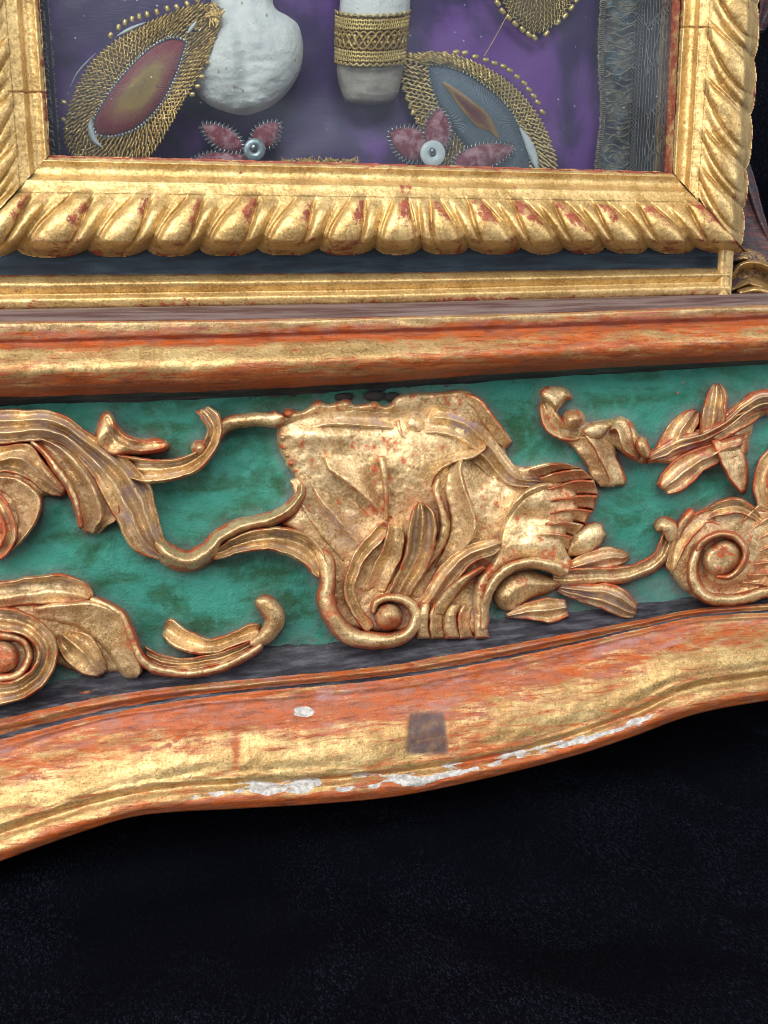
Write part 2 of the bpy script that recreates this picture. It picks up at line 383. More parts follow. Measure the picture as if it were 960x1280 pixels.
# ------------------------------------------------------------------ setting: the velvet cloth under and behind the case
FLOOR = float(up3(-200, 1150, -70)[2])/S
def velvet():
    nx, ns = 260, 320
    xs = np.linspace(-1500, 2300, nx)
    s = np.linspace(0, 1, ns)
    L1, R, L2 = 1700.0, 260.0, 1900.0
    tot = L1+R*math.pi/2+L2
    d = s*tot
    yy = np.where(d < L1, -900+d, np.where(d < L1+R*math.pi/2, -900+L1+R*np.sin((d-L1)/R), -900+L1+R))
    zz = np.where(d < L1, 0, np.where(d < L1+R*math.pi/2, R*(1-np.cos((d-L1)/R)), R+(d-L1-R*math.pi/2)))
    X, D = np.meshgrid(xs, d)
    Y = np.broadcast_to(yy[:, None], X.shape).copy(); Z = np.broadcast_to(zz[:, None], X.shape).copy()
    n = fbm(X/420+3, D/260+9, 3)-0.5
    n2 = fbm((X*0.7+D*0.5)/190+1, (D*0.8-X*0.2)/520, 3)-0.5
    fold = 70*n+60*n2
    front = sstep(-250, -700, Y)
    up = fold*0.8+front*60
    wall = sstep(L1, L1+R*1.5, D)
    Z = Z+FLOOR+up*(1-wall)-24; Y = Y-up*wall
    V = np.stack([X, Y, Z], -1)*S
    return newobj('velvet_cloth', mesh_np('velvet_cloth', V, gridquads(ns, nx), M_VELVET), None,
                  kind='structure', label='black velvet cloth spread under and behind the gilded case', category='cloth')
velvet()

# ------------------------------------------------------------------ the reliquary
REL = empty('reliquary', (0, 0, FLOOR*S), label='carved wooden reliquary case, gilded, with green base panel and glass front', category='reliquary')

def lines_fn(pts):
    p = np.asarray(pts, float)
    def f(x):
        if len(p) > 3:
            c = cat(p, 12); r = np.interp(x, c[:, 0], c[:, 1])
        else: r = np.interp(x, p[:, 0], p[:, 1])
        k0 = (p[1, 1]-p[0, 1])/(p[1, 0]-p[0, 0]); k1 = (p[-1, 1]-p[-2, 1])/(p[-1, 0]-p[-2, 0])
        r = np.where(x < p[0, 0], p[0, 1]+k0*(x-p[0, 0]), r)
        return np.where(x > p[-1, 0], p[-1, 1]+k1*(x-p[-1, 0]), r)
    return f
def loft(name, lines, x0, x1, step, sub, mat, parent, attrf=None, wob=1.0, back=None, **props):
    """moulding: each line = (points of the edge, depth); smooth section between them"""
    xs = np.arange(x0, x1+step, step)
    L = np.stack([lines_fn(l[0])(xs) for l in lines])            # k x nx
    D = np.array([l[1] for l in lines], float)
    k = len(lines)
    sec = np.stack([np.arange(k), D], -1)
    cc = cat(sec, sub)
    T = np.linspace(0, k-1, len(cc)); Dv = cc[:, 1]
    i = np.clip(np.floor(T).astype(int), 0, k-2); f = (T-i)[:, None]
    PY = L[i]*(1-f)+L[i+1]*f
    PX = np.broadcast_to(xs, PY.shape)
    Y = np.broadcast_to(Dv[:, None], PY.shape) + wob*3.0*(fbm(PX/90+T[:, None]*0.1, T[:, None]*0.8+PX*0+7, 3)-0.5) + wob*1.2*(fbm(PX/16, T[:, None]*2.0+3, 2)-0.5)
    at = attrf(PX, PY, np.broadcast_to(T[:, None], PY.shape)) if attrf else {'gold': np.ones(PY.shape)}
    if 'stain' in at: Y = Y+2.2*np.clip(at['stain'], 0, 1)+1.4*sstep(0.2, 0.6, at['gesso'])
    if back is not None:                                          # run the last edge straight back under the piece
        w0 = up3(PX[-1], PY[-1], Y[-1])/S
        V = up3(PX, PY, Y)
        b = w0.copy(); b[:, 1] = back
        V = np.concatenate([V, (b*S)[None]])
        at = {q: np.concatenate([np.broadcast_to(a, PY.shape), np.broadcast_to(a, PY.shape)[-1:]]) for q, a in at.items()}
        return newobj(name, mesh_np(name, V, gridquads(*V.shape[:2]), mat, True, at), parent, **props)
    return grid_obj(name, PX, PY, Y, mat, parent, None, at, **props)

# ---- base: ledge, upper moulding
LF = [(0, 402), (320, 399), (640, 392), (960, 381)]
ledge_lines = [([(0, 386), (480, 378), (960, 366)], 150), ([(0, 387), (480, 379), (960, 367)], 104), ([(0, 391), (480, 383), (960, 370)], 60), ([(0, 396), (320, 394), (640, 386), (960, 375)], 10), (LF, -36)]
def at_none(PX, PY, T): return {'gold': np.ones(PX.shape)}
loft('ledge', ledge_lines, -330, 1290, 6, 6, M_LEDGE, REL, at_none, 0.5)
def at_top(PX, PY, T):
    n = fbm(PX/140+4, T*1.3, 4)
    left = sstep(700, 420, PX)
    g = 0.30+0.42*np.exp(-((T-4.45)/0.75)**2)*(0.35+0.65*left) + 0.42*np.exp(-((T-1.0)/0.7)**2)
    g = g-0.28*np.exp(-((T-3.0)/0.7)**2)-0.25*sstep(5.4, 6.4, T)+0.25*(n-0.5)
    d = 0.9*sstep(6.5, 7.1, T)-0.2  # dark strip under the torus, its shadow painted in with it
    du = 0.35*np.exp(-((T-2.3)/0.5)**2)+0.25*np.exp(-((T-1)/0.8)**2)
    ge = 0.2*sstep(6.4, 7.0, T)*sstep(0.62, 0.8, fbm(PX/30, T, 3))*3.0-0.5
    return {'gold': g, 'dark': d, 'dust': du, 'gesso': ge}
top_lines = [(LF, -36), ([(0, 405), (320, 402), (640, 395), (960, 384)], -44), ([(0, 424), (320, 416), (640, 406), (960, 394)], -42),
             ([(0, 430), (320, 422), (640, 412), (960, 400)], -35), ([(0, 438), (320, 431), (640, 420), (960, 406)], -50),
             ([(0, 462), (320, 455), (640, 441), (960, 424)], -68), ([(0, 485), (320, 476), (640, 458), (960, 441)], -54),
             ([(0, 497), (320, 487), (640, 467), (960, 450)], -24), ([(0, 506), (320, 494), (640, 474), (960, 455)], 2), ([(0, 514), (320, 500), (640, 480), (960, 460)], 6)]
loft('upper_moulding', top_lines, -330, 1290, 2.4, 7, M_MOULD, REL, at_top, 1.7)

# ---- base: lower moulding
def shl(pts, d): return [(x, y+d) for x, y in pts]
B1 = [(0, 900), (100, 878), (200, 862), (300, 852), (480, 834), (600, 814), (700, 795), (800, 776), (870, 762), (960, 755)]
B2 = [(0, 925), (100, 900), (200, 880), (300, 867), (480, 850), (600, 830), (700, 810), (800, 787), (870, 772), (960, 766)]
B3 = [(0, 942), (100, 910), (200, 892), (300, 880), (480, 866), (600, 846), (700, 822), (800, 797), (880, 780), (960, 776)]
B4 = [(0, 1032), (100, 1000), (200, 979), (300, 971), (400, 967), (480, 960), (600, 942), (700, 917), (800, 880), (860, 852), (960, 836)]
B5 = [(0, 1077), (100, 1041), (180, 1019), (300, 1011), (400, 1005), (500, 995), (600, 975), (700, 950), (780, 925), (850, 899), (900, 886), (960, 876)]
def lerp_line(a, b, f):
    fa, fb = lines_fn(a), lines_fn(b); xs = np.arange(-40, 1001, 40)
    return [(x, float(fa(np.array(x))*(1-f)+fb(np.array(x))*f)) for x in xs]
def strip_w(x): return np.interp(x, [-330, 0, 150, 400, 650, 850, 960], [30, 30, 36, 43, 33, 17, 14])
def shw(pts, k): return [(x, y-k*float(strip_w(x))) for x, y in pts]
low_lines = [(shw(B1, 1.35), 7), (shw(B1, 0.8), 1), (shw(B1, 0.25), -16), (B1, -27), (lerp_line(B1, B2, 0.30), -34), (lerp_line(B1, B2, 0.6), -28), (B2, -27), (lerp_line(B2, B3, 0.5), -34),
             (B3, -34), (lerp_line(B3, B4, 0.18), -44), (lerp_line(B3, B4, 0.42), -60), (lerp_line(B3, B4, 0.72), -74), (lerp_line(B3, B4, 0.93), -80), (shl(B4, 2), -82), (lerp_line(B4, B5, 0.22), -77),
             (lerp_line(B4, B5, 0.45), -86), (lerp_line(B4, B5, 0.75), -90), (B5, -80)]
def blob(PX, PY, x, y, rx, ry): return np.exp(-(((PX-x)/rx)**2+((PY-y)/ry)**2))
def at_low(PX, PY, T):
    n = fbm(PX/110+14, T*0.9, 4)
    g = 0.31+0.46*np.exp(-((T-11.4)/1.5)**2)+0.26*sstep(12.5, 13.0, T)*(1-1.6*sstep(15.2, 16.4, T))+0.3*np.exp(-((T-4.2)/0.4)**2)*0.3
    g = g+0.18*(n-0.5)+0.16*sstep(860, 960, PX)
    g = g-0.40*blob(PX, PY, 590, 930, 55, 26)-0.5*blob(PX, PY, 295, 938, 5, 24)-0.25*blob(PX, PY, 300, 890, 200, 18)
    cd, _, _ = seg_dist(cat([(166, 934), (198, 936), (218, 927), (233, 911)], 8), PX, PY)
    g = g-0.9*np.exp(-(cd/1.5)**2)
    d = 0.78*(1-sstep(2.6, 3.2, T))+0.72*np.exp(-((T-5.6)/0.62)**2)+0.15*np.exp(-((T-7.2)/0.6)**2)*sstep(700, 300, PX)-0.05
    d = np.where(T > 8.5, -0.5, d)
    ge = -0.22+0.82*np.exp(-((T-13.9)/0.9)**2)*sstep(190, 300, PX)*sstep(900, 640, PX)+0.84*np.exp(-((T-15.2)/0.8)**2)*sstep(180, 270, PX)*sstep(930, 820, PX)
    ge = ge-0.165+1.3*(fbm(PX/38+7, T*0.9+3, 4)-0.5)
    ge = ge+0.82*blob(PX, PY, 381, 891, 22, 12)+0.7*blob(PX, PY, 398, 922, 12, 8)+0.6*blob(PX, PY, 90, 1042, 30, 8)+0.8*blob(PX, PY, 290, 872, 10, 6)+0.7*blob(PX, PY, 530, 982, 34, 7)+0.5*blob(PX, PY, 335, 988, 14, 9)
    st = sstep(30, 22, np.abs(PX-534)+0.20*np.abs(PY-890)*0)*sstep(888, 896, PY)*sstep(952, 940, PY)*sstep(18, 24, 22+0*PX)
    st = (1.05+0.5*(fbm(PX/9, PY/9, 3)-0.5))*sstep(24+3*(fbm(PX*0+1, PY/6, 3)-0.5)+0.10*(PY-890), 19+0.10*(PY-890), np.abs(PX-534))*sstep(886, 894, PY)*sstep(946, 940, PY)
    return {'gold': g, 'dark': d, 'gesso': ge, 'stain': st, 'dust': 0.30*np.exp(-((T-7.6)/0.6)**2)+0.45*sstep(0.55, 0.75, fbm(PX/70+3, T*1.4, 4))*sstep(11, 9, T)}
loft('lower_moulding', low_lines, -330, 1290, 2.2, 6, M_MOULD, REL, at_low, 1.7, back=330)

# ------------------------------------------------------------------ relief carving
X0, Y0c, X1, Y1c = -70, 455, 1040, 905
GX, GY = np.meshgrid(np.arange(X0, X1+1, 1.0), np.arange(Y0c, Y1c+1, 1.0))
def win(pts, m):
    p = np.asarray(pts)
    a = int(max(0, math.floor(p[:, 0].min()-m-X0))); b = int(min(GX.shape[1], math.ceil(p[:, 0].max()+m-X0)+1))
    c = int(max(0, math.floor(p[:, 1].min()-m-Y0c))); d = int(min(GX.shape[0], math.ceil(p[:, 1].max()+m-Y0c)+1))
    return slice(c, max(d, c+1)), slice(a, max(b, a+1))
class Relief:
    def __init__(s): s.h = np.full(GX.shape, -9.0)
    def _edge(s, D, k=5.0):
        q = np.clip(1-D/k, 0, 1); return np.sqrt(np.clip(1-q*q, 0, 1))
    def stroke(s, ctl, prof='round', fl=2, edge=5.0, op='max', k=1.0, tilt=0.0):
        ctl = [tuple(c) if len(c) == 4 else (*c, 20) for c in ctl]
        C = cat(ctl, 8); wm = C[:, 2].max()
        sl = win(C, wm+2); x, y = GX[sl], GY[sl]
        d, par, side = seg_dist(C, x, y)
        idx = np.arange(len(C)); wd = np.maximum(np.interp(par, idx, C[:, 2]), 0.5); H = np.interp(par, idx, C[:, 3])
        r = d/wd; ins = r < 1; rs = r*side
        e = s._edge((1-r)*wd, edge)
        rc = np.clip(r, 0, 1)
        if prof == 'round': v = H*np.sqrt(1-rc*rc)*(0.35+0.65*e)
        elif prof == 'gutter': v = H*e*(0.52+0.48*sstep(0.15, 0.85, rc))
        elif prof == 'flat': v = H*e
        elif prof == 'ridge': v = H*e*(1-0.55*rc)
        elif prof == 'side': v = H*e*(0.72+0.28*rs)
        elif prof == 'flute': v = H*e*(0.80+0.20*np.cos(2*np.pi*fl*rs*0.5+np.pi*(fl % 2 == 0))-0.12*rc*rc)
        v = v*(1+tilt*rs)
        A = s.h[sl]
        if op == 'max': s.h[sl] = np.where(ins, np.maximum(A, v), A)
        elif op == 'carve': s.h[sl] = np.where(ins & (A > 0), np.maximum(A-H*(1-rc*rc), np.minimum(A, 4.0)), A)
        elif op == 'add': s.h[sl] = np.where(ins & (A > 0), A+H*(1-rc*rc)**1.2, A)
        return s
    def poly(s, pts, H, edge=6.0, dome=0.0, fx=None, smooth=True):
        C = cat(pts, 6, True) if smooth else np.asarray(pts, float)
        C = np.vstack([C, C[:1]])
        sl = win(C, 2); x, y = GX[sl], GY[sl]
        ins = np.zeros(x.shape, bool)
        for i in range(len(C)-1):
            (ax, ay), (bx, by) = C[i], C[i+1]
            if ay == by: continue
            c = ((ay > y) != (by > y)) & (x < (bx-ax)*(y-ay)/(by-ay)+ax); ins ^= c
        d, _, _ = seg_dist(C, x, y)
        v = H*s._edge(d, edge)+dome*(1-np.exp(-d/16.0))
        if fx is not None: v = v+fx(x, y)*s._edge(d, edge)
        s.h[sl] = np.where(ins, np.maximum(s.h[sl], v), s.h[sl])
        return s
    def ball(s, x, y, r, H): return s.stroke([(x-0.5, y, r, H), (x+0.5, y, r, H)], 'round')

PIECES = []        # (parent ornament, part name, Relief) height-field bodies
SHEETS = []        # (parent ornament, part name, px, py, h, gold, dust) swept leaves and bands
def piece(orn, name):
    r = Relief(); PIECES.append((orn, name, r)); return r
def prof_h(kind, r, fl=2):
    a = np.abs(r)
    if kind == 'round': return 0.40+0.60*np.sqrt(np.clip(1-a**2.2, 0, 1))
    if kind == 'cup': return 0.52+0.48*a**1.6
    if kind == 'flute': return 0.80-0.10*a**2+0.20*np.cos(np.pi*fl*(r+1)+np.pi)
    if kind == 'facet': return 1.0-0.40*np.abs(np.sin(np.pi*fl*(r+1)/2))**0.75-0.05*a**2
    if kind == 'blade': return 0.66+0.34*(1-np.abs(np.sin(np.pi*fl*(r+1)/2+np.pi*0.5*(fl % 2))))
    if kind == 'lean': return 0.70+0.30*r-0.06*np.cos(np.pi*r)
    if kind == 'leanL': return 0.70-0.30*r-0.06*np.cos(np.pi*r)
    if kind == 'rim': return 0.58+0.42*sstep(0.45, 0.85, a)+0.16*np.exp(-(r/0.22)**2)
    if kind == 'rimL': return 0.58+0.42*sstep(-0.45, -0.85, r)+0.12*np.exp(-((r-0.3)/0.3)**2)
    if kind == 'flat': return 0.92+0.08*(1-a**2)
    return 1.0+0*r
def sweep(orn, name, Lp, Rp, H, kind, fl, edge, wear, endcut=True, jag=1.9):
    N = len(Lp); half = np.linalg.norm(Lp-Rp, axis=1)/2
    sd = len(SHEETS)*3.7; ax = (Rp-Lp)/(2*half[:, None]+1e-6); ss = np.r_[0, np.cumsum(np.linalg.norm(np.diff((Lp+Rp)/2, axis=0), axis=1))]
    jg = np.clip(half/8, 0, 1)*jag
    Lp = Lp-ax*(jg*2*(fbm(ss/19+sd, ss*0+1, 3)-0.5))[:, None]; Rp = Rp+ax*(jg*2*(fbm(ss/19+sd, ss*0+9, 3)-0.5))[:, None]
    M = int(np.clip(half.max()*1.6, 12, 60))
    r = np.sin(np.linspace(-np.pi/2, np.pi/2, M)*0.92)/math.sin(np.pi/2*0.92)
    PX = Lp[:, 0][:, None]*(1-r)/2+Rp[:, 0][:, None]*(1+r)/2
    PY = Lp[:, 1][:, None]*(1-r)/2+Rp[:, 1][:, None]*(1+r)/2
    D = (1-np.abs(r))[None]*half[:, None]
    if endcut:
        mid = (Lp+Rp)/2; sa = np.r_[0, np.cumsum(np.linalg.norm(np.diff(mid, axis=0), axis=1))]
        D = np.minimum(D, np.minimum(sa, sa[-1]-sa)[:, None]+0.3)
    q = np.clip(1-D/edge, 0, 1); e = np.sqrt(np.clip(1-q*q, 0, 1))
    rw = np.clip(r[None]+0.34*(fbm(ss/62+sd, ss*0+4, 2)-0.5)[:, None]*(1-r**2)[None], -1, 1)
    p = prof_h(kind, rw, fl)
    if kind in ('flute', 'facet', 'rim', 'cup', 'rimL'): p = 0.80+(p-0.80)*(0.75+0.9*(fbm(ss/40+sd+5, ss*0, 2))[:, None])
    h = H[:, None]*p*(0.25+0.75*e)+3.0*(fbm(PX/24+3, PY/24, 3)-0.5)+1.5*(fbm(PX/7, PY/7, 3)-0.5)
    d2 = np.zeros(p.shape); d2[:, 1:-1] = p[:, 2:]-2*p[:, 1:-1]+p[:, :-2]
    val = np.clip(d2*M*M/60.0, 0, 1); top = np.clip(-d2*M*M/60.0, 0, 1)
    nz = fbm(PX/20+31, PY/20, 4)
    g = 0.92-wear*np.exp(-(D/3.6)**2)*(0.45+0.55*sstep(0.38, 0.60, nz))*1.35-0.20*sstep(0.52, 0.72, fbm(PX/12+4, PY/12, 3))-0.24*top*sstep(0.45, 0.7, fbm(PX/16, PY/16+7, 3))+0.35*(fbm(PX/50, PY/50+2, 3)-0.5)
    du = 1.0*val*sstep(0.30, 0.55, fbm(PX/24+8, PY/24, 3))+0.25*np.exp(-(D/2)**2)*(1-sstep(0.36, 0.62, nz))
    # skirts down into the ground
    def wrap(A, v=None):
        A = np.concatenate([A[:1], A, A[-1:]], 0); A = np.concatenate([A[:, :1], A, A[:, -1:]], 1)
        if v is not None: A[0] = A[-1] = v; A[:, 0] = A[:, -1] = v
        return A
    SHEETS.append((orn, name, wrap(PX), wrap(PY), wrap(h, -5.0), wrap(g), wrap(du)))
def leaf(orn, name, L, R, H=26, kind='flute', fl=2, edge=4.0, wear=0.6):
    n = 70
    a, _ = resample(cat(L, 12), n, False); b, _ = resample(cat(R, 12), n, False)
    Hs = np.interp(np.linspace(0, 1, n), np.linspace(0, 1, np.size(H)) if np.size(H) > 1 else [0], np.atleast_1d(H))
    sweep(orn, name, a, b, Hs, kind, fl, edge, wear)
def band(orn, name, ctl, kind='round', fl=2, edge=4.0, wear=0.6):
    C = cat(ctl, 12)
    d = np.r_[0, np.cumsum(np.linalg.norm(np.diff(C[:, :2], axis=0), axis=1))]
    n = int(np.clip(d[-1]/1.6, 20, 260)); t = np.linspace(0, d[-1], n)
    C = np.stack([np.interp(t, d, C[:, k]) for k in range(4)], -1)
    T = np.gradient(C[:, :2], axis=0); T /= np.linalg.norm(T, axis=1)[:, None]+1e-9
    Nn = np.stack([-T[:, 1], T[:, 0]], -1)
    w_ = C[:, 2]; s0 = np.clip(1-t/w_[0], 0, 1); s1 = np.clip(1-(d[-1]-t)/w_[-1], 0, 1)
    w_ = w_*np.sqrt(np.clip(1-s0**2, 0, 1))*np.sqrt(np.clip(1-s1**2, 0, 1))+0.15
    sweep(orn, name, C[:, :2]-Nn*w_[:, None], C[:, :2]+Nn*w_[:, None], C[:, 3], kind, fl, edge, wear, False)

# --- central cartouche
K = 'cartouche'
c = piece(K, 'shield')
def shield_f(x, y):
    d = -8*np.exp(-(((x-630-0.5*(y-570))/60)**2+((y-578)/30)**2))-6*np.exp(-(((x-428)/40)**2+((y-655)/42)**2))
    d = d-6*np.exp(-(((x-450)/78)**2+((y-524)/12)**2))-7*np.exp(-(((x-548)/40)**2+((y-522)/20)**2))
    d = d+7*np.exp(-(((x-522)/40)**2+((y-590)/36)**2))+5*np.exp(-(((x-400)/40)**2+((y-545)/12)**2))
    d = d-8*np.exp(-(((x-520)/85)**2+((y-730)/42)**2))
    return d+4*(fbm(x/40+1, y/40, 2)-0.5)+1.2*(fbm(x/11, y/11, 2)-0.5)
c.poly([(350, 522), (362, 512), (378, 513), (396, 501), (412, 505), (428, 500), (446, 506), (466, 503), (484, 507), (500, 493), (545, 490), (580, 487), (597, 498), (613, 520), (628, 540), (640, 552), (632, 562), (640, 578),
        (655, 584), (690, 578), (712, 583), (728, 600), (730, 640), (700, 700), (640, 720), (610, 740), (608, 790), (560, 790), (500, 790), (440, 785), (402, 755), (400, 715), (392, 690), (378, 670), (352, 656), (366, 642), (374, 625), (374, 606), (366, 592), (356, 578), (348, 560), (346, 540)], 11, 6, 3, shield_f)
c.stroke([(352, 526, 7, 4), (400, 509, 7, 5), (440, 507, 7, 5), (490, 508, 7, 4)], op='add')
leaf(K, 'dished_fold', [(548, 500), (588, 514), (618, 546), (652, 590), (700, 594)], [(520, 556), (560, 562), (598, 584), (628, 612), (664, 616)], [15, 17, 17, 17, 19], 'facet', 3, 8, 0.15)
leaf(K, 'dished_fold', [(362, 600), (378, 640), (404, 676), (428, 704)], [(398, 584), (438, 618), (470, 648), (484, 664)], [13, 17, 18, 16], 'facet', 2, 8, 0.2)
leaf(K, 'dished_fold', [(360, 528), (400, 514), (445, 512), (492, 512)], [(358, 556), (398, 552), (440, 548), (496, 556)], [14, 17, 17, 15], 'facet', 2, 8, 0.2)
leaf(K, 'fold', [(402, 571), (412, 590), (436, 610), (460, 628), (482, 650)], [(428, 553), (452, 553), (470, 566), (480, 596), (486, 645)], [20, 25, 26, 25, 18], 'leanL', edge=5, wear=0.35)
leaf(K, 'fold', [(470, 570), (474, 590), (477, 615), (481, 650)], [(484, 568), (487, 590), (487, 615), (486, 652)], [24, 28, 28, 22], 'round', edge=4, wear=0.4)
band(K, 'fold', [(534, 612, 5, 22), (542, 590, 7, 28), (562, 574, 8, 30), (590, 566, 8, 26), (608, 556, 6, 18)], 'lean', edge=5, wear=0.4)
c.stroke([(640, 581, 6, 4), (680, 577, 6, 5), (712, 583, 6, 4)], op='add')
c.stroke([(600, 545, 20, 4), (640, 580, 26, 5), (660, 600, 20, 4)], op='carve')
for (bx, by, rr) in ((353, 547, 6), (355, 559, 5), (359, 569, 5), (364, 579, 7), (361, 518, 8), (398, 508, 8), (432, 506, 8), (468, 508, 7)):
    piece(K, 'edge_bead').ball(bx, by, rr, 20)
piece(K, 'boss').stroke([(517, 531, 15, 15), (520, 533, 14, 15)], 'round')
band(K, 'boss_rim', [(497, 524, 4, 10), (500, 538, 5, 15), (508, 549, 5, 16), (522, 551, 4, 11)], 'round', wear=0.5)
leaf(K, 'ribbon', [(582, 490), (602, 498), (618, 518), (632, 538), (641, 552)], [(578, 502), (592, 515), (606, 535), (620, 552), (634, 560)], [20, 26, 28, 24], 'leanL', edge=5)
leaf(K, 'leaf', [(484, 654), (481, 668), (475, 690), (462, 715), (452, 740)], [(502, 656), (507, 672), (504, 694), (494, 716), (482, 742)], [36, 34, 26, 19, 12], 'cup', edge=4, wear=0.4)
leaf(K, 'leaf', [(522, 627), (513, 640), (509, 662), (505, 690), (496, 716), (482, 745)], [(528, 627), (543, 640), (547, 664), (543, 692), (532, 718), (512, 748)], [40, 40, 39, 34, 24, 14], 'rim', edge=4, wear=0.4)
band(K, 'leaf', [(549, 597, 5, 30), (545, 612, 6, 33), (551, 634, 6, 34), (556, 655, 7, 34), (551, 678, 7, 31), (540, 698, 6, 26), (528, 718, 4, 18)], 'round', wear=0.4)
leaf(K, 'leaf', [(562, 580), (556, 598), (554, 618), (560, 640), (562, 660), (553, 686), (540, 712)], [(580, 572), (578, 592), (584, 612), (593, 635), (597, 655), (590, 675), (566, 702)], [34, 39, 41, 42, 41, 34, 21], 'lean', edge=4, wear=0.4)
leaf(K, 'leaf', [(508, 765), (528, 742), (542, 716), (560, 696), (582, 682), (606, 674), (624, 671)], [(534, 772), (556, 748), (575, 724), (592, 706), (606, 699), (620, 694), (632, 684)], [17, 24, 34, 41, 45, 45, 40], 'facet', 2, 5, 0.4)
leaf(K, 'leaf', [(530, 768), (548, 746), (564, 728), (584, 714), (602, 705)], [(556, 770), (568, 752), (580, 736), (594, 722), (608, 711)], [17, 24, 34, 40, 40], 'round', edge=4, wear=0.9)
for k in range(5):
    x = 522+k*18
    leaf(K, 'flute', [(x+2, 752+k), (x-3, 768), (x-4, 785), (x-1, 799)], [(x+19, 752+k), (x+15, 768), (x+15, 785), (x+19, 798)], [20, 26, 25, 20], 'leanL' if k % 2 else 'round', edge=4, wear=0.5)
band(K, 'scroll_band', [(396, 688, 11, 22), (408, 704, 12, 29), (410, 728, 11, 32), (407, 748, 12, 34), (416, 772, 12, 36), (434, 792, 12, 36), (462, 801, 11, 35), (494, 799, 10, 34), (515, 787, 9, 33), (521, 768, 8, 32), (508, 752, 7, 31), (486, 747, 6, 29), (470, 754, 6, 27), (466, 768, 5, 25)], 'round', wear=0.9)
band(K, 'scroll_band', [(484, 655, 9, 26), (470, 672, 10, 30), (454, 690, 9, 32), (442, 712, 8, 32), (436, 738, 8, 31), (446, 764, 8, 30), (464, 788, 7, 28)], 'cup', wear=0.5)
piece(K, 'scroll_eye').ball(486, 771, 19, 38)

# shell on the cartouche
K = 'shell'
c = piece(K, 'fan')
c.poly([(594, 722), (616, 694), (622, 664), (632, 642), (650, 619), (668, 606), (690, 600), (712, 604), (724, 620), (724, 640), (716, 656), (708, 672), (710, 690), (718, 708), (706, 720), (690, 711), (662, 703), (636, 709), (620, 724), (611, 746), (609, 792), (598, 788), (590, 755)], 24, 9, 4, lambda x, y: 5*(fbm(x/26, y/26, 3)-0.5)-7*np.exp(-(((x-664)/26)**2+((y-648)/12)**2))+5*np.exp(-(((x-660)/30)**2+((y-685)/14)**2)))
inn = resample(cat([(662, 588), (676, 600), (684, 612), (688, 626), (688, 640), (682, 652), (674, 664), (670, 680)], 10), 8, False)[0]
oun = resample(cat([(708, 579), (732, 588), (745, 604), (748, 620), (742, 637), (733, 653), (718, 668), (712, 690)], 10), 8, False)[0]
for k in range(7):
    a0, a1, b0, b1 = inn[k], inn[k+1], oun[k], oun[k+1]
    m0 = a0*0.45+b0*0.55+np.array([0, -3.0]); m1 = a1*0.45+b1*0.55+np.array([0, -3.0])
    leaf(K, 'rib', [a0, m0, b0], [a1+0.5, m1+0.5, b1+0.5], [31, 36, 37, 32], 'leanL', edge=2.5, wear=0.7)
leaf(K, 'wave_crest', [(624, 660), (633, 637), (650, 617), (670, 605), (688, 602), (698, 610)], [(634, 664), (648, 650), (664, 640), (680, 632), (692, 628), (700, 620)], [24, 32, 36, 37, 35, 30], 'leanL', edge=6, wear=0.3)
band(K, 'hood_lip', [(604, 788, 6, 33), (607, 752, 7, 37), (618, 728, 8, 39), (638, 710, 8, 40), (664, 703, 8, 40), (690, 707, 9, 39), (711, 716, 10, 34)], 'round', wear=0.5)
c = piece(K, 'dome_leaf'); c.poly([(617, 744), (630, 722), (655, 712), (678, 717), (704, 728), (690, 740), (662, 750), (642, 763), (624, 760)], 13, 10, 14)
leaf(K, 'leaf', [(632, 768), (655, 754), (682, 747), (708, 750)], [(634, 773), (660, 775), (688, 779), (711, 770)], [14, 19, 20, 16], 'facet', 2)
leaf(K, 'leaf', [(708, 672), (726, 658), (742, 652), (753, 655)], [(706, 696), (730, 695), (748, 686), (758, 670)], [16, 22, 22, 18], 'round', edge=7)
leaf(K, 'leaf', [(700, 708), (728, 693), (755, 684), (775, 686), (786, 692)], [(700, 722), (735, 718), (760, 713), (778, 706), (787, 697)], [20, 25, 26, 24, 20], 'facet', 2, 5)
leaf(K, 'leaf', [(700, 731), (735, 729), (765, 730), (784, 739), (797, 756)], [(696, 740), (722, 751), (750, 761), (775, 771), (794, 772)], [16, 24, 27, 27, 22], 'facet', 3, 4)
band(K, 'tendril', [(690, 722, 10, 20), (735, 720, 12, 28), (778, 718, 11, 29), (806, 710, 10, 29), (824, 697, 10, 31), (833, 681, 10, 31), (836, 664, 9, 29)], 'rimL', wear=0.8)
band(K, 'curl', [(838, 678, 8, 28), (837, 661, 12, 34), (827, 657, 11, 33), (820, 664, 7, 28)], 'round', wear=0.7)
band(K, 'stalk', [(845, 676, 5, 20), (852, 657, 7, 27), (862, 642, 8, 30), (868, 637, 6, 27)], 'round', wear=1.0)

# --- volute near the end of the panel
K = 'volute'
c = piece(K, 'disc')
c.poly([(836, 702), (841, 676), (858, 650), (884, 632), (915, 624), (945, 632), (985, 640), (1030, 650), (1030, 730), (962, 742), (935, 748), (905, 754), (878, 751), (855, 738), (838, 718)], 15, 8, 2)
c.stroke([(872, 690, 10, 5), (872, 720, 12, 7), (890, 738, 11, 7), (918, 738, 11, 7), (942, 722, 12, 6), (955, 700, 10, 4)], op='carve')
fi = resample(cat([(918, 660), (930, 672), (936, 688), (938, 704), (932, 722), (918, 734)], 10), 8, False)[0]
fo = resample(cat([(948, 630), (985, 640), (1005, 660), (1005, 690), (985, 725), (948, 742)], 10), 8, False)[0]
for k in range(7):
    leaf(K, 'flute', [fi[k], (fi[k]+fo[k])/2+np.array([0, -2.0]), fo[k]], [fi[k+1], (fi[k+1]+fo[k+1])/2+np.array([0, -2.0]), fo[k+1]], [17, 24, 26], 'leanL', edge=4, wear=0.5)
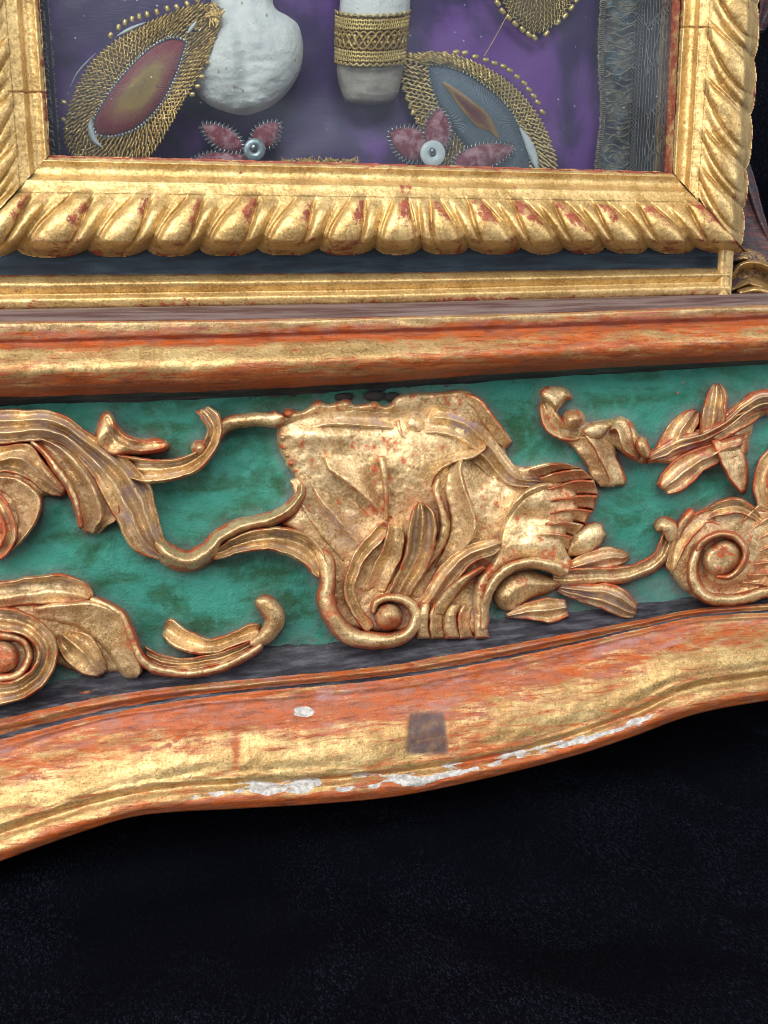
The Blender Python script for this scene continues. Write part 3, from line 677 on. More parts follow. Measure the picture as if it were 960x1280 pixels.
band(K, 'rim', [(884, 672, 5, 24), (870, 692, 7, 29), (866, 718, 8, 32), (878, 743, 9, 34), (906, 750, 8, 34), (940, 745, 8, 33), (990, 731, 9, 32)], 'round', wear=0.8)
band(K, 'rim', [(838, 714, 8, 22), (846, 684, 10, 26), (862, 660, 11, 27), (884, 646, 9, 25), (908, 652, 7, 22)], 'cup', wear=0.7)
leaf(K, 'leaf', [(880, 638), (900, 625), (922, 621), (944, 634), (957, 652)], [(884, 650), (905, 645), (922, 642), (938, 648), (950, 656)], [24, 31, 32, 29, 24], 'rim', wear=0.5)
c = piece(K, 'eye'); c.stroke([(898, 700, 23, 30), (908, 694, 23, 33)], 'flat', edge=13)
band(K, 'eye_band', [(870, 690, 5, 30), (880, 676, 6, 36), (900, 668, 6, 38), (920, 672, 6, 38), (931, 690, 6, 38), (926, 708, 6, 37), (912, 721, 5, 34), (894, 721, 4, 31)], 'round', wear=1.0)

# --- leaf spray
K = 'leaf_spray'
c = piece(K, 'stem_body'); c.poly([(800, 574), (822, 558), (845, 540), (872, 534), (898, 520), (925, 500), (950, 487), (1035, 484), (1035, 516), (955, 520), (938, 545), (932, 568), (905, 576), (872, 578), (840, 580)], 12, 5, 3)
c = piece(K, 'ribbon_body'); c.poly([(676, 500), (690, 512), (702, 524), (728, 528), (762, 524), (786, 524), (800, 546), (814, 566), (806, 580), (785, 573), (768, 560), (745, 554), (705, 549), (684, 532)], 13, 5, 3)
c = piece(K, 'ribbon_tip'); c.poly([(674, 490), (682, 483), (694, 482), (707, 485), (716, 497), (707, 502), (699, 511), (694, 518), (686, 507), (677, 500)], 22, 7, 7, lambda x, y: 4*np.sin((x-y)/9))
band(K, 'ribbon', [(682, 500, 8, 18), (684, 516, 11, 22), (694, 533, 13, 25), (712, 542, 10, 24), (728, 543, 7, 22)], 'cup', edge=5)
c = piece(K, 'knob'); c.stroke([(715, 525, 14, 34), (719, 524, 13, 36)], 'round')
c = piece(K, 'small_leaf'); c.poly([(726, 536), (738, 528), (755, 526), (764, 533), (753, 548), (738, 550), (728, 545)], 24, 6, 5)
leaf(K, 'hanging_leaf', [(702, 546), (712, 556), (722, 566), (732, 582), (738, 597), (750, 609)], [(732, 544), (745, 556), (752, 570), (758, 582), (763, 597), (768, 609)], [18, 20, 21, 21, 20, 17], 'lean', edge=4)
leaf(K, 'hanging_leaf', [(728, 543), (740, 558), (747, 572), (753, 585), (758, 598), (760, 609)], [(760, 540), (768, 555), (774, 574), (780, 590), (783, 600), (780, 607)], [24, 27, 27, 26, 24, 20], 'leanL', edge=4)
leaf(K, 'ribbon', [(760, 530), (772, 521), (782, 523), (790, 536), (795, 556), (806, 572)], [(762, 540), (768, 538), (772, 542), (774, 556), (782, 568), (796, 576)], [26, 33, 35, 34, 31, 26], 'lean', edge=5, wear=0.8)
band(K, 'curl', [(802, 545, 7, 28), (803, 558, 9, 33), (810, 573, 7, 28)], 'round', wear=0.8)
leaf(K, 'stem', [(806, 570), (825, 556), (848, 545), (875, 538), (900, 526), (925, 504), (945, 490), (965, 487), (1020, 486)], [(810, 579), (835, 575), (860, 564), (885, 553), (908, 541), (928, 526), (946, 514), (965, 511), (1020, 513)], [20, 27, 30, 31, 32, 32, 32, 31, 30], 'facet', 3, 4, 0.8)
leaf(K, 'leaf', [(816, 564), (836, 530), (855, 514), (868, 511)], [(868, 552), (868, 541), (874, 529), (874, 516)], [20, 25, 25, 20], 'facet', 2, 4)
leaf(K, 'leaf', [(872, 545), (877, 512), (885, 490), (893, 479)], [(906, 532), (908, 512), (909, 494), (901, 480)], [24, 31, 31, 25], 'rim', 2, 4, 0.8)
leaf(K, 'leaf', [(878, 548), (905, 526), (930, 512), (949, 513)], [(900, 552), (920, 541), (940, 529), (952, 518)], [26, 34, 34, 27], 'cup', edge=4, wear=0.8)
leaf(K, 'leaf', [(935, 540), (896, 551), (865, 562), (842, 575), (826, 592), (820, 606)], [(922, 570), (900, 579), (882, 588), (868, 602), (852, 614), (834, 618)], [24, 30, 32, 31, 28, 22], 'facet', 2, 4, 0.9)
leaf(K, 'leaf', [(888, 550), (900, 580), (912, 602), (926, 617)], [(918, 540), (932, 572), (935, 597), (933, 614)], [26, 28, 26, 20], 'leanL', edge=4, wear=0.8)
band(K, 'leaf', [(980, 555, 12, 20), (958, 582, 11, 26), (950, 608, 10, 25), (960, 640, 11, 22)], 'cup', wear=1.0)

# --- acanthus scroll
K = 'acanthus_scroll'
leaf(K, 'leaf', [(-66, 514), (10, 511), (55, 512), (85, 520), (106, 537), (127, 549), (152, 565), (174, 585), (189, 606), (195, 630), (201, 655), (208, 678), (219, 694)],
     [(-66, 552), (0, 556), (45, 552), (74, 556), (97, 572), (116, 598), (132, 628), (147, 656), (160, 682), (176, 694), (203, 701)], [20, 25, 29, 31, 33, 34, 33, 30, 24], 'facet', 3, 5, 0.5)
leaf(K, 'leaf', [(40, 540), (85, 546), (116, 572), (138, 604), (150, 634), (147, 649), (135, 657), (124, 667)], [(40, 553), (58, 566), (74, 589), (88, 611), (97, 634), (101, 650), (103, 660), (108, 667)], [20, 26, 28, 29, 28, 25, 20], 'facet', 2, 4, 0.7)
band(K, 'edge_band', [(38, 551, 4, 22), (56, 566, 5, 30), (74, 590, 6, 33), (89, 612, 6, 33), (97, 634, 5, 31), (102, 660, 4, 25)], 'round', wear=1.0)
c = piece(K, 'leaf'); c.poly([(-66, 550), (0, 552), (38, 552), (58, 578), (76, 600), (84, 612), (78, 620), (55, 620), (53, 636), (40, 662), (20, 684), (-10, 695), (-66, 690)], 10, 6, 3)
leaf(K, 'leaf', [(-60, 553), (0, 556), (36, 553), (56, 576), (74, 599), (85, 612)], [(-60, 605), (-20, 596), (12, 592), (36, 602), (56, 616), (77, 621)], [16, 22, 25, 25, 23, 19], 'facet', 2, 5, 0.6)
leaf(K, 'leaf', [(-10, 592), (22, 596), (44, 610), (54, 626), (50, 646), (36, 668), (16, 687)], [(-30, 606), (0, 618), (14, 632), (20, 650), (17, 668), (10, 682), (4, 692)], [18, 24, 27, 28, 27, 24, 19], 'leanL', edge=6, wear=0.6)
band(K, 'curl', [(-14, 612, 8, 24), (3, 634, 9, 31), (12, 660, 9, 32), (6, 684, 9, 30), (-10, 698, 9, 26)], 'cup', wear=1.0)
c = piece(K, 'leaf'); c.poly([(118, 547), (124, 525), (130, 515), (140, 516), (147, 530), (160, 543), (178, 548), (198, 547), (211, 553), (211, 560), (200, 566), (180, 569), (160, 570), (140, 572), (125, 562)], 24, 6, 4, lambda x, y: 2.5*np.sin((x+y)/7))
c.stroke([(134, 524, 4, 4), (146, 545, 5, 6), (170, 557, 5, 6), (202, 556, 4, 4)], op='carve')
leaf(K, 'leaf', [(140, 565), (172, 570), (202, 574), (224, 572), (243, 564), (253, 552), (258, 538), (252, 524), (244, 514)], [(150, 598), (178, 605), (202, 603), (226, 599), (250, 588), (268, 566), (279, 540), (276, 518), (262, 507)], [22, 29, 32, 33, 34, 34, 34, 35, 31], 'rim', 2, 5, 0.5)
piece(K, 'knob').ball(249, 560, 10, 36)
band(K, 'stalk', [(266, 556, 6, 18), (276, 537, 8, 21), (292, 527, 9, 23), (320, 524, 9, 23), (345, 525, 11, 25), (355, 520, 10, 27)], 'round', wear=0.6)
band(K, 'tendril', [(194, 676, 12, 24), (212, 695, 14, 28), (236, 702, 14, 29), (256, 692, 13, 30), (274, 674, 12, 30), (300, 659, 11, 29), (335, 650, 10, 29), (360, 638, 9, 29), (375, 620, 8, 29), (377, 604, 6, 26)], 'flute', 1, 5, 0.8)
band(K, 'tendril', [(262, 694, 7, 22), (286, 686, 10, 27), (312, 677, 13, 30), (344, 674, 16, 31), (374, 682, 18, 31), (394, 700, 15, 31), (404, 722, 12, 30)], 'rim', wear=0.5)

# --- leaf scroll
K = 'leaf_scroll'
c = piece(K, 'body'); c.poly([(-66, 730), (0, 729), (40, 724), (80, 720), (104, 730), (116, 746), (134, 758), (154, 770), (163, 788), (170, 814), (175, 834), (166, 842), (150, 840), (120, 841), (90, 838), (60, 830), (30, 860), (-66, 860)], 9, 6, 3)
leaf(K, 'leaf', [(-66, 730), (0, 726), (38, 720), (76, 716), (101, 724), (117, 740), (114, 749)], [(-66, 764), (0, 762), (40, 757), (70, 756), (95, 755), (108, 753), (112, 751)], [22, 27, 30, 30, 28, 25, 20], 'rimL', edge=4, wear=0.7)
leaf(K, 'leaf', [(40, 757), (80, 752), (118, 750), (142, 759), (158, 772), (166, 790), (172, 812), (179, 836), (172, 847)], [(36, 778), (72, 780), (94, 786), (110, 797), (124, 810), (137, 824), (146, 838), (155, 847), (164, 849)], [18, 25, 29, 31, 32, 32, 31, 26], 'leanL', edge=8, wear=0.4)
leaf(K, 'leaf', [(84, 786), (106, 790), (122, 804), (132, 821), (136, 838)], [(70, 798), (74, 816), (85, 831), (102, 843), (124, 846)], [18, 26, 29, 27, 21], 'facet', 2, 5, 0.5)
band(K, 'edge_band', [(112, 748, 6, 24), (134, 758, 7, 30), (154, 772, 8, 33), (165, 798, 8, 34), (176, 824, 8, 34), (200, 838, 7, 33), (240, 841, 7, 32), (280, 833, 7, 30), (308, 819, 7, 28), (328, 804, 6, 26)], 'round', wear=1.0)
leaf(K, 'leaf', [(180, 806), (204, 818), (236, 822), (268, 815), (298, 806), (322, 796)], [(184, 832), (210, 839), (246, 838), (284, 829), (312, 814), (328, 802)], [20, 26, 28, 29, 29, 27], 'rim', edge=4, wear=0.5)
leaf(K, 'leaf', [(208, 776), (216, 773), (236, 786), (262, 797), (288, 790), (312, 778), (324, 778)], [(202, 795), (214, 808), (240, 818), (270, 818), (298, 808), (318, 800), (326, 792)], [22, 29, 32, 33, 33, 32, 29], 'cup', edge=5, wear=0.5)
band(K, 'curl', [(312, 806, 8, 26), (332, 795, 11, 33), (343, 775, 13, 37), (334, 757, 13, 37), (319, 751, 8, 31)], 'round', wear=0.6)
band(K, 'spiral', [(-46, 768, 14, 28), (0, 774, 16, 33), (36, 783, 15, 35), (57, 805, 14, 36), (56, 832, 14, 36), (36, 855, 14, 35), (0, 867, 14, 34), (-46, 866, 14, 32)], 'rim', wear=0.6)
c = piece(K, 'spiral_disc'); c.poly([(-66, 780), (0, 780), (45, 790), (58, 820), (40, 855), (0, 868), (-66, 865)], 15, 6)
band(K, 'spiral', [(-40, 800, 6, 24), (0, 794, 7, 28), (30, 802, 7, 29), (36, 824, 7, 29), (20, 844, 7, 28), (-14, 850, 7, 26)], 'round', wear=0.8)
c = piece(K, 'spiral_eye'); c.stroke([(-6, 822, 22, 30), (4, 821, 22, 33)], 'flat', edge=12)

# total height, wear
stack = np.stack([p[2].h for p in PIECES])
tot = stack.max(0)
order = np.sort(stack, 0)[-2]
T0 = np.maximum(tot, 0)
Tsm = blur(T0, 1)
conv = T0-blur(T0, 4)
outl = blur((tot > 0.5).astype(float), 5)
nlow = fbm(GX/60, GY/60, 4)
edgew = np.clip((T0 > 0)*(1-outl)*2.0, 0, 1)*sstep(0.36, 0.6, fbm(GX/20+31, GY/20, 4))
gold_attr = 0.88-0.48*edgew-0.05*np.clip(conv-1.5, 0, 5)+0.40*(nlow-0.5)
# orange showing on particular scrolls
ORANGE = ((5, 822, 24, 24, 0.5), (908, 696, 26, 26, 0.30), (415, 765, 16, 30, 0.35), (165, 795, 14, 30, 0.45), (862, 640, 12, 14, 0.4), (485, 775, 16, 14, 0.25), (215, 700, 40, 14, 0.15), (890, 560, 50, 20, 0.22), (710, 710, 10, 12, 0.3), (600, 712, 14, 8, 0.4), (4, 660, 14, 35, 0.4), (455, 562, 10, 9, 0.14), (420, 590, 10, 14, 0.14), (500, 505, 60, 8, 0.14), (470, 625, 14, 8, 0.12), (665, 646, 24, 6, 0.35))
for (bx, by, rx, ry, k) in ORANGE:
    gold_attr -= k*blob(GX, GY, bx, by, rx, ry)
dust_attr = 0.95*np.clip(-conv-0.5, 0, 2.2)/2.2+0.5*blob(GX, GY, 870, 655, 26, 18)+0.4*blob(GX, GY, 700, 770, 60, 14)
gold_attr -= 0.40*sstep(0.50, 0.80, fbm(GX/9+40, GY/9, 3))+0.16*sstep(0.50, 0.78, fbm(GX/40+9, GY/40+3, 4))
wearn = 1.2*(fbm(GX/9, GY/9, 3)-0.5)+2.4*(fbm(GX/30+5, GY/30, 3)-0.5)
LABELS = {'cartouche': 'central carved shield with curling leaves and scroll', 'shell': 'ribbed shell with leaves on the side of the shield', 'volute': 'round fluted volute with worn orange eye',
          'leaf_spray': 'leaf spray with knobbed ribbon on the green panel', 'acanthus_scroll': 'long acanthus scroll with fluted leaves', 'leaf_scroll': 'low leaf scroll with spiral and hooked tip'}
ORN = {}
for k in LABELS:
    ORN[k] = empty(k, (0, 0, 0), label=LABELS[k]); ORN[k].parent = REL; ORN[k].location = (0, 0, -FLOOR*S)
for i, (orn, name, R) in enumerate(PIECES):
    h = R.h
    other = np.where(tot > h+1e-6, tot, order)
    m = (h > 0) & (h >= np.maximum(other, 0)-2.5)
    if not m.any(): continue
    md = m.copy()
    for _ in range(2):
        e = md.copy(); e[1:] |= md[:-1]; e[:-1] |= md[1:]; e[:, 1:] |= md[:, :-1]; e[:, :-1] |= md[:, 1:]; md = e
    hb = np.where(h > 0, h, 0); hb = blur(hb, 1)*0.35+hb*0.65 if h.max() > 8 else hb
    hh = np.where(h > 0, hb+wearn*np.clip(hb/10, 0, 1), -4.0)
    ys, xs = np.where(md); sl = (slice(ys.min(), ys.max()+1), slice(xs.min(), xs.max()+1))
    o = grid_obj(name, GX[sl], GY[sl], 4.0-1.6*hh[sl], M_RELIEF, ORN[orn], md[sl], {'gold': gold_attr[sl], 'dust': dust_attr[sl]})

cover = (tot > 0.5).astype(float)
for (orn, name, px, py, h, g, du) in SHEETS:
    for (bx, by, rx, ry, kk) in ORANGE: g = g-kk*blob(px, py, bx, by, rx, ry)
    ii = np.clip(np.rint(py-Y0c).astype(int), 0, GX.shape[0]-1); jj = np.clip(np.rint(px-X0).astype(int), 0, GX.shape[1]-1)
    cover[ii, jj] = 1.0
    grid_obj(name, px, py, 4.0-1.6*h, M_RELIEF, ORN[orn], None, {'gold': g, 'dust': du})
# --- the green panel behind the carving
st = 2.0
PX, PY = np.meshgrid(np.arange(-330, 1290, st), np.arange(446, 930, st))
ix = np.clip((PX-X0).astype(int), 0, GX.shape[1]-1); iy = np.clip((PY-Y0c).astype(int), 0, GX.shape[0]-1)
halo = blur(cover, 9)[iy, ix]
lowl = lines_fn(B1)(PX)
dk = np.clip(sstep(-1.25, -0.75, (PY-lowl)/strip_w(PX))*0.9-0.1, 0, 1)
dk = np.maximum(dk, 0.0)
Yp = 4.0+4.0*(fbm(PX/70, PY/70, 4)-0.5)+1.6*(fbm(PX/14, PY/14, 3)-0.5)
red = 1.1*blob(PX, PY, 854, 478, 5, 4)+1.1*blob(PX, PY, 848, 491, 4, 5)+0.7*blob(PX, PY, 365, 795, 10, 5)-0.35
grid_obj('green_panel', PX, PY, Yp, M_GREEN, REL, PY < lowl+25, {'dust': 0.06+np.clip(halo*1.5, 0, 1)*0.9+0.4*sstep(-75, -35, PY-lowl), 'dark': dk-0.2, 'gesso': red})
for (hx, hy, rx, ry) in ((430, 496, 12, 5), (468, 495, 13, 6), (490, 496, 10, 6)):  # solid dark ellipsoids painting the shade inside pierced holes
    m = MB(); m.ball((0, 0, 0), (1, 1, 1), 12, 8)
    V = m.V[0]*np.array([rx, 3.0, ry])*S+up3(hx, hy, -1)
    newobj('hole_shade', mesh_np('hole_shade', V, m.Q[0], M_HOLE), REL)

# ------------------------------------------------------------------ case: step moulding, blue strip, walls
CASE_R = 912
def at_step(PX, PY, T):
    return {'gold': 0.80+0.25*(fbm(PX/60, T*2, 4)-0.5)-0.35*np.exp(-((T-0.3)/0.5)**2)-0.25*blob(PX, PY, 590, 374, 40, 6)-0.2*sstep(5.2, 6, T), 'dark': 0.25*np.exp(-((T-3.0)/0.4)**2)-0.2}
step_lines = [([(0, 344), (480, 341), (CASE_R, 334)], 130), ([(0, 347), (480, 343), (CASE_R, 336)], 119), ([(0, 356), (480, 351), (CASE_R, 343)], 108), ([(0, 366), (480, 360), (CASE_R, 350)], 114),
              ([(0, 369), (480, 363), (CASE_R, 353)], 116), ([(0, 375), (480, 369), (CASE_R, 358)], 108), ([(0, 384), (480, 377), (CASE_R, 366)], 110), ([(0, 389), (480, 382), (CASE_R, 370)], 116)]
loft('step_moulding', step_lines, -330, CASE_R, 3, 7, M_FRAME, REL, at_step, 0.6)
loft('painted_strip', [([(0, 292), (480, 292), (CASE_R, 286)], 129), ([(0, 320), (480, 318), (CASE_R, 312)], 130), ([(0, 352), (480, 348), (CASE_R, 342)], 130)], -330, CASE_R, 6, 4, M_BLUE, REL, at_none, 0.4)
PXe, PYe = np.meshgrid(np.linspace(899, 918, 8), np.linspace(300, 371, 24))
grid_obj('corner_post', PXe-(PYe-300)*0.06, PYe, 116-8*np.sin(np.linspace(0, np.pi, 8))[None, :]*np.ones(PXe.shape), M_FRAME, REL, None, {'gold': np.full(PXe.shape, 0.75)})
# wooden case behind the frame (closed box with open front)
xl, xr = float(up3(44, 100, 140)[0]), float(up3(849, 100, 140)[0])
xo_l, xo_r = xl-55*S, xr+62*S
zb = float(up3(450, 208, 140)[2])-14*S; zt = zb+560*S
zfoot = float(up3(450, 378, 112)[2])
YB = 318*S
for nm, lo, hi in (('case_wall', (xo_l, 137*S, zfoot), (xl-2*S, YB, zt)), ('case_wall', (xr+4*S, 137*S, zfoot), (xo_r, YB, zt)), ('case_floor', (xo_l, 138*S, zfoot), (xo_r, YB-1*S, zb)), ('case_back', (xo_l, YB+0.5*S, zfoot), (xo_r, YB+12*S, zt))):
    m = MB(); m.box(lo, hi); m.obj(nm, M_CASE, REL, False)

# ------------------------------------------------------------------ frame with gadroons
FY = 122.0
def petals(a, v, notch, slant, power=1.25):
    """index and signed place across each slanted lobe; a along the rail, v 0 at inner edge of lobes, 1 at outer edge"""
    B = np.stack([n+sl*np.clip(1-v, 0, 1.3)**power for n, sl in zip(notch, slant)])
    k = (a[None] >= B).sum(0)-1
    kk = np.clip(k, 0, len(notch)-2)
    b0 = np.take_along_axis(B, kk[None], 0)[0]; b1 = np.take_along_axis(B, kk[None]+1, 0)[0]
    q = 2*(a-b0)/np.maximum(b1-b0, 1)-1
    return k, q
def lobe_height(q, v, rnd):
    """relief of one lobe: teardrop with a groove round it and a rim; q across, v along"""
    sg = rnd
    tw = 0.30+0.26*sstep(0.0, 0.62, v)*(1-0.9*sstep(0.76, 1.0, v))
    r = np.abs(q+0.16*sg)/np.maximum(tw, 0.05)
    tear = np.sqrt(np.clip(1-r*r, 0, 1))*sstep(-0.08, 0.14, v)*sstep(1.0, 0.80, v)
    groove = np.exp(-((r-1.12)/0.17)**2)*sstep(0.0, 0.2, v)
    rr = np.abs(q-0.64*sg)/0.22
    ridge2 = np.sqrt(np.clip(1-rr*rr, 0, 1))*sstep(0.05, 0.3, v)*sstep(1.05, 0.9, v)
    rim = 1-np.abs(q)**5
    vee = np.exp(-((1-np.abs(q))/0.11)**2)
    return (ridge2, tear, groove, vee)
def frame_rail(along, across, edge_in, amp, notch, slant, inner_frac=0.34):
    """height profile over a rail: across 0 inner edge .. 1 outer edge"""
    u = across
    v = (u-inner_frac)/(1-inner_frac)
    base = 10+8*sstep(0.0, 0.05, u)-4*np.sin(np.clip((u-0.04)/0.16, 0, 1)*np.pi)+11*sstep(0.18, 0.25, u)
    belly = 20*np.sin(np.clip((u-0.26)/0.78, 0, 1)**1.15*np.pi*0.93)
    k, q = petals(along, v, notch, slant)
    rg, tear, groove, vee = lobe_height(q, v, edge_in)
    act = sstep(-0.06, 0.12, v)
    h = base*(1-sstep(0.86, 1.0, u)*0.35)+belly+amp*act*(8*tear-4*groove-5*vee*sstep(0.05, 0.4, v)+5*rg)
    lim = 1.0-0.075*amp*np.clip(np.abs(q), 0, 1)**3*act
    fall = sstep(lim, lim-0.16, u)
    h = h*np.sqrt(np.clip(fall, 0, 1))
    return h, k, q, v, tear, groove, vee, lim
notch_b = [-215, -130, -55, 18, 107, 182, 247, 320, 397, 467, 527, 588, 653, 707, 758, 813, 872, 945]
slant_b = [60, 60, 58, 55, 46, 40, 38, 36, 28, 16, -6, -30, -38, -42, -42, -44, -48, -50]
st = 1.0
def gold_frame(PX, PY, h, tear, groove, v):
    n = fbm(PX/24, PY/24, 4); conv = h-blur(h, 4)
    return 0.88+0.55*(n-0.5)-0.06*np.clip(conv-1.2, 0, 6)-0.30*groove*sstep(0.0, 0.3, v)*0.6-0.30*sstep(0.82, 1.0, v)*(v < 1.2)
# bottom rail
PX, PY = np.meshgrid(np.arange(-210, 960, st), np.arange(184, 336, st))
IE = lines_fn([(48, 195), (450, 205), (843, 216)])(PX); OE = lines_fn([(-200, 320), (0, 321), (450, 318), (925, 316)])(PX)
U = (PY-IE)/(OE-IE)
h, k, q, v, tear, groove, vee, lim = frame_rail(PX, U, np.where(PX < 500, 1.0, -1.0), 1.0, notch_b, slant_b)
def mit_r(py): return 841+(py-215)*0.92           # mitre line at the lower right corner
def mit_l(py): return 58-(py-197)*0.92
inb = (PX <= mit_r(PY)+1.5) & (PX >= mit_l(PY)-1.5) & (U > -0.015) & (U < lim+0.012)
h = h+2.6*(fbm(PX/30, PY/30, 3)-0.5)+0.9*(fbm(PX/8, PY/8, 2)-0.5)
dcr = np.abs(PX-mit_r(PY)-4*(fbm(PX*0+3, PY/14, 3)-0.5)*2)
h = h-7*np.exp(-(dcr/1.6)**2)
h = np.where((U < 0) | (U >= lim), -1.0, h)
ga = gold_frame(PX, PY, h, tear, groove, v)
redt = np.where((tear > 0.3) & (v > 0.0), 1.0, 0)*sstep(0.45, 0.05, np.abs(v-0.25))*sstep(0.0, 0.5, q+0.35)
ga = ga-0.42*redt-0.25*np.where(tear > 0.2, 1, 0)*sstep(0.55, 0.8, v)*sstep(0.2, 0.9, fbm(PX/40+3, PY/40, 2))
ga = ga-0.8*np.exp(-(dcr/2.0)**2)-0.5*sstep(0.03, 0.0, U)
RAIL = empty('bottom_rail', (0, 0, -FLOOR*S)); RAIL.parent = REL
lobes = (v > 0.02)
grid_obj('rail_fillet', PX, PY, FY-1.15*h, M_FRAME, RAIL, inb & (v <= 0.05), {'gold': ga})
def grow(m):
    e = m.copy(); e[1:] |= m[:-1]; e[:-1] |= m[1:]; e[:, 1:] |= m[:, :-1]; e[:, :-1] |= m[:, 1:]; return e
for i in range(len(notch_b)):
    m = inb & (v > 0.03) & (k == i)
    if m.sum() < 60: continue
    m = grow(m) & inb
    ys, xs = np.where(m); sl = (slice(ys.min(), ys.max()+1), slice(xs.min(), xs.max()+1))
    grid_obj('gadroon', PX[sl], PY[sl], (FY-1.15*h)[sl], M_FRAME, RAIL, m[sl], {'gold': ga[sl]})
# stiles
def stile(x_in, x_out, notch, slant, y_top, keep, crack=None):
    PX, PY = np.meshgrid(np.arange(-190 if x_out[0][0] < 400 else 828, 62 if x_out[0][0] < 400 else 965, st), np.arange(y_top, 330, st))
    xi = lines_fn([(b, a) for a, b in x_in])(PY); xo = lines_fn([(b, a) for a, b in x_out])(PY)
    U = (PX-xi)/(xo-xi)
    h, k, q, v, tear, groove, vee, lim = frame_rail(PY, U, 1.0, 0.62, notch, slant)
    h = h+2.6*(fbm(PX/30+9, PY/30, 3)-0.5)+0.9*(fbm(PX/8, PY/8, 2)-0.5)
    inb = keep(PX, PY) & (U > -0.02) & (U < lim+0.02)
    h = np.where((U < 0) | (U >= lim), -1.0, h)
    ga = gold_frame(PX, PY, h, tear, groove, v)+0.05-0.5*sstep(0.05, 0.0, U)*sstep(0.35, 0.6, fbm(PX*0+2, PY/20, 3))
    if crack is not None:
        cr = 0.6*np.exp(-((PY-crack-3*(fbm(PX/12, PX*0, 2)-0.5))/0.9)**2)*sstep(0.42, 0.36, U)
        h = h-4*cr; ga = ga-0.9*cr
    R = empty('side_rail', (0, 0, -FLOOR*S)); R.parent = REL
    grid_obj('rail_fillet', PX, PY, FY-1.15*h, M_FRAME, R, inb & (v <= 0.05), {'gold': ga})
    for i in range(len(notch)):
        m = inb & (v > 0.03) & (k == i)
        if m.sum() < 60: continue
        m = grow(m) & inb
        ys, xs = np.where(m); sl = (slice(ys.min(), ys.max()+1), slice(xs.min(), xs.max()+1))
        grid_obj('gadroon', PX[sl], PY[sl], (FY-1.15*h)[sl], M_FRAME, R, m[sl], {'gold': ga[sl]})
notch_s = [-265, -195, -130, -65, 8, 75, 145, 213, 262, 312, 380]
slant_s = [-70]*10+[-60]
stile([(856, -100), (852, 0), (840, 216)], [(957, -100), (950, 0), (941, 150), (928, 300)], notch_s, slant_s, -150, lambda X, Y: (X >= mit_r(Y)-1.5), 35)
stile([(41, -100), (48, 0), (62, 196)], [(-74, -100), (-66, 0), (-50, 180), (-36, 320)], [n+20 for n in notch_s], slant_s, -150, lambda X, Y: (X <= mit_l(Y)+1.5), 115)
# reveals inside the frame opening
def reveal(p0, p1, name):
    n = 60; t = np.linspace(0, 1, n)
    a = np.stack([p0[0]+(p1[0]-p0[0])*t, p0[1]+(p1[1]-p0[1])*t], -1)
    W0 = up3(a[:, 0], a[:, 1], FY-10); W1 = W0.copy(); W1[:, 1] = 137*S
    Wm = W0*0.5+W1*0.5
    V = np.stack([W0, Wm, W1]); 
    newobj(name, mesh_np(name, V, gridquads(3, n), M_FRAME, True, {'gold': np.full(3*n, 0.42)}), REL)
reveal((857, -150), (840, 217), 'opening_edge'); reveal((61, 195.5), (841, 216), 'opening_edge'); reveal((38, -150), (61.5, 196), 'opening_edge')
# glass pane
g0, g1 = (xl-4*S), (xr+3*S)
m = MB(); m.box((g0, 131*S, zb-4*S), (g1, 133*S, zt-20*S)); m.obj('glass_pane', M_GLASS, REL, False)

# side bracket (dark painted scroll beside the case)
def bracket():
    global GX, GY, X0, Y0c
    sv = (GX, GY, X0, Y0c)
    X0, Y0c = 895, -60
    GX, GY = np.meshgrid(np.arange(895, 1120, 1.0), np.arange(-60, 385, 1.0))
    E = empty('side_bracket', (0, 0, -FLOOR*S)); E.parent = REL
    parts = []
    r = Relief(); r.poly([(905, 150), (930, 190), (944, 230), (952, 262), (966, 300), (990, 330), (1030, 350), (1090, 366), (1090, 376), (905, 376)], 18, 8, 4)
    r.stroke([(925, 200, 5, 5), (940, 245, 5, 6), (956, 285, 5, 6), (985, 330, 5, 5)], op='add'); parts.append(('scroll_face', r, 0.12))
    r = Relief(); r.stroke([(914, 356, 10, 34), (934, 342, 18, 46), (956, 346, 18, 50), (980, 364, 14, 42)], 'gutter', edge=6); parts.append(('leaf', r, 0.62))
    r = Relief(); r.stroke([(914, 322, 9, 34), (934, 317, 11, 42), (954, 328, 11, 44), (990, 348, 10, 40)], 'side', edge=6); parts.append(('leaf', r, 0.42))
    r = Relief(); r.stroke([(926, 366, 8, 40), (948, 363, 11, 52), (975, 370, 10, 48)], 'round'); parts.append(('leaf', r, 0.7))
    r = Relief(); r.stroke([(975, -60, 22, 20), (966, -20, 18, 22), (958, 12, 12, 22), (950, 34, 6, 18)], 'gutter', edge=6); parts.append(('scroll_tip', r, 0.1))
    for nm, r, g in parts:
        mm = grow(grow(r.h > 0)); hh = np.where(r.h > 0, r.h, -3)
        hh = np.where(r.h > 0, hh+2*(fbm(GX/14, GY/14, 3)-0.5), hh)
        edge = 1-blur((r.h > 0).astype(float), 4)
        grid_obj(nm, GX, GY, 190-1.2*hh, M_BRACKET, E, mm, {'gold': g+0.3*(fbm(GX/20, GY/20, 3)-0.5), 'dust': 0.0*GX})
    GX, GY, X0, Y0c = sv
bracket()

# ------------------------------------------------------------------ inside the case
BY = 312.0
def lining():
    PX, PY = np.meshgrid(np.linspace(-20, 860, 190), np.linspace(-120, 300, 110))
    n = fbm((PX+PY*0.6)/120+2, (PY-PX*0.2)/190, 3)-0.5
    f = 10*n+7*np.sin((PX*0.8+PY*1.1)/62+6*fbm(PX/200, PY/200, 2))*sstep(60, 190, PY)
    grid_obj('silk_lining', PX, PY, BY-6-f*0.8, M_SATIN, REL)
lining()

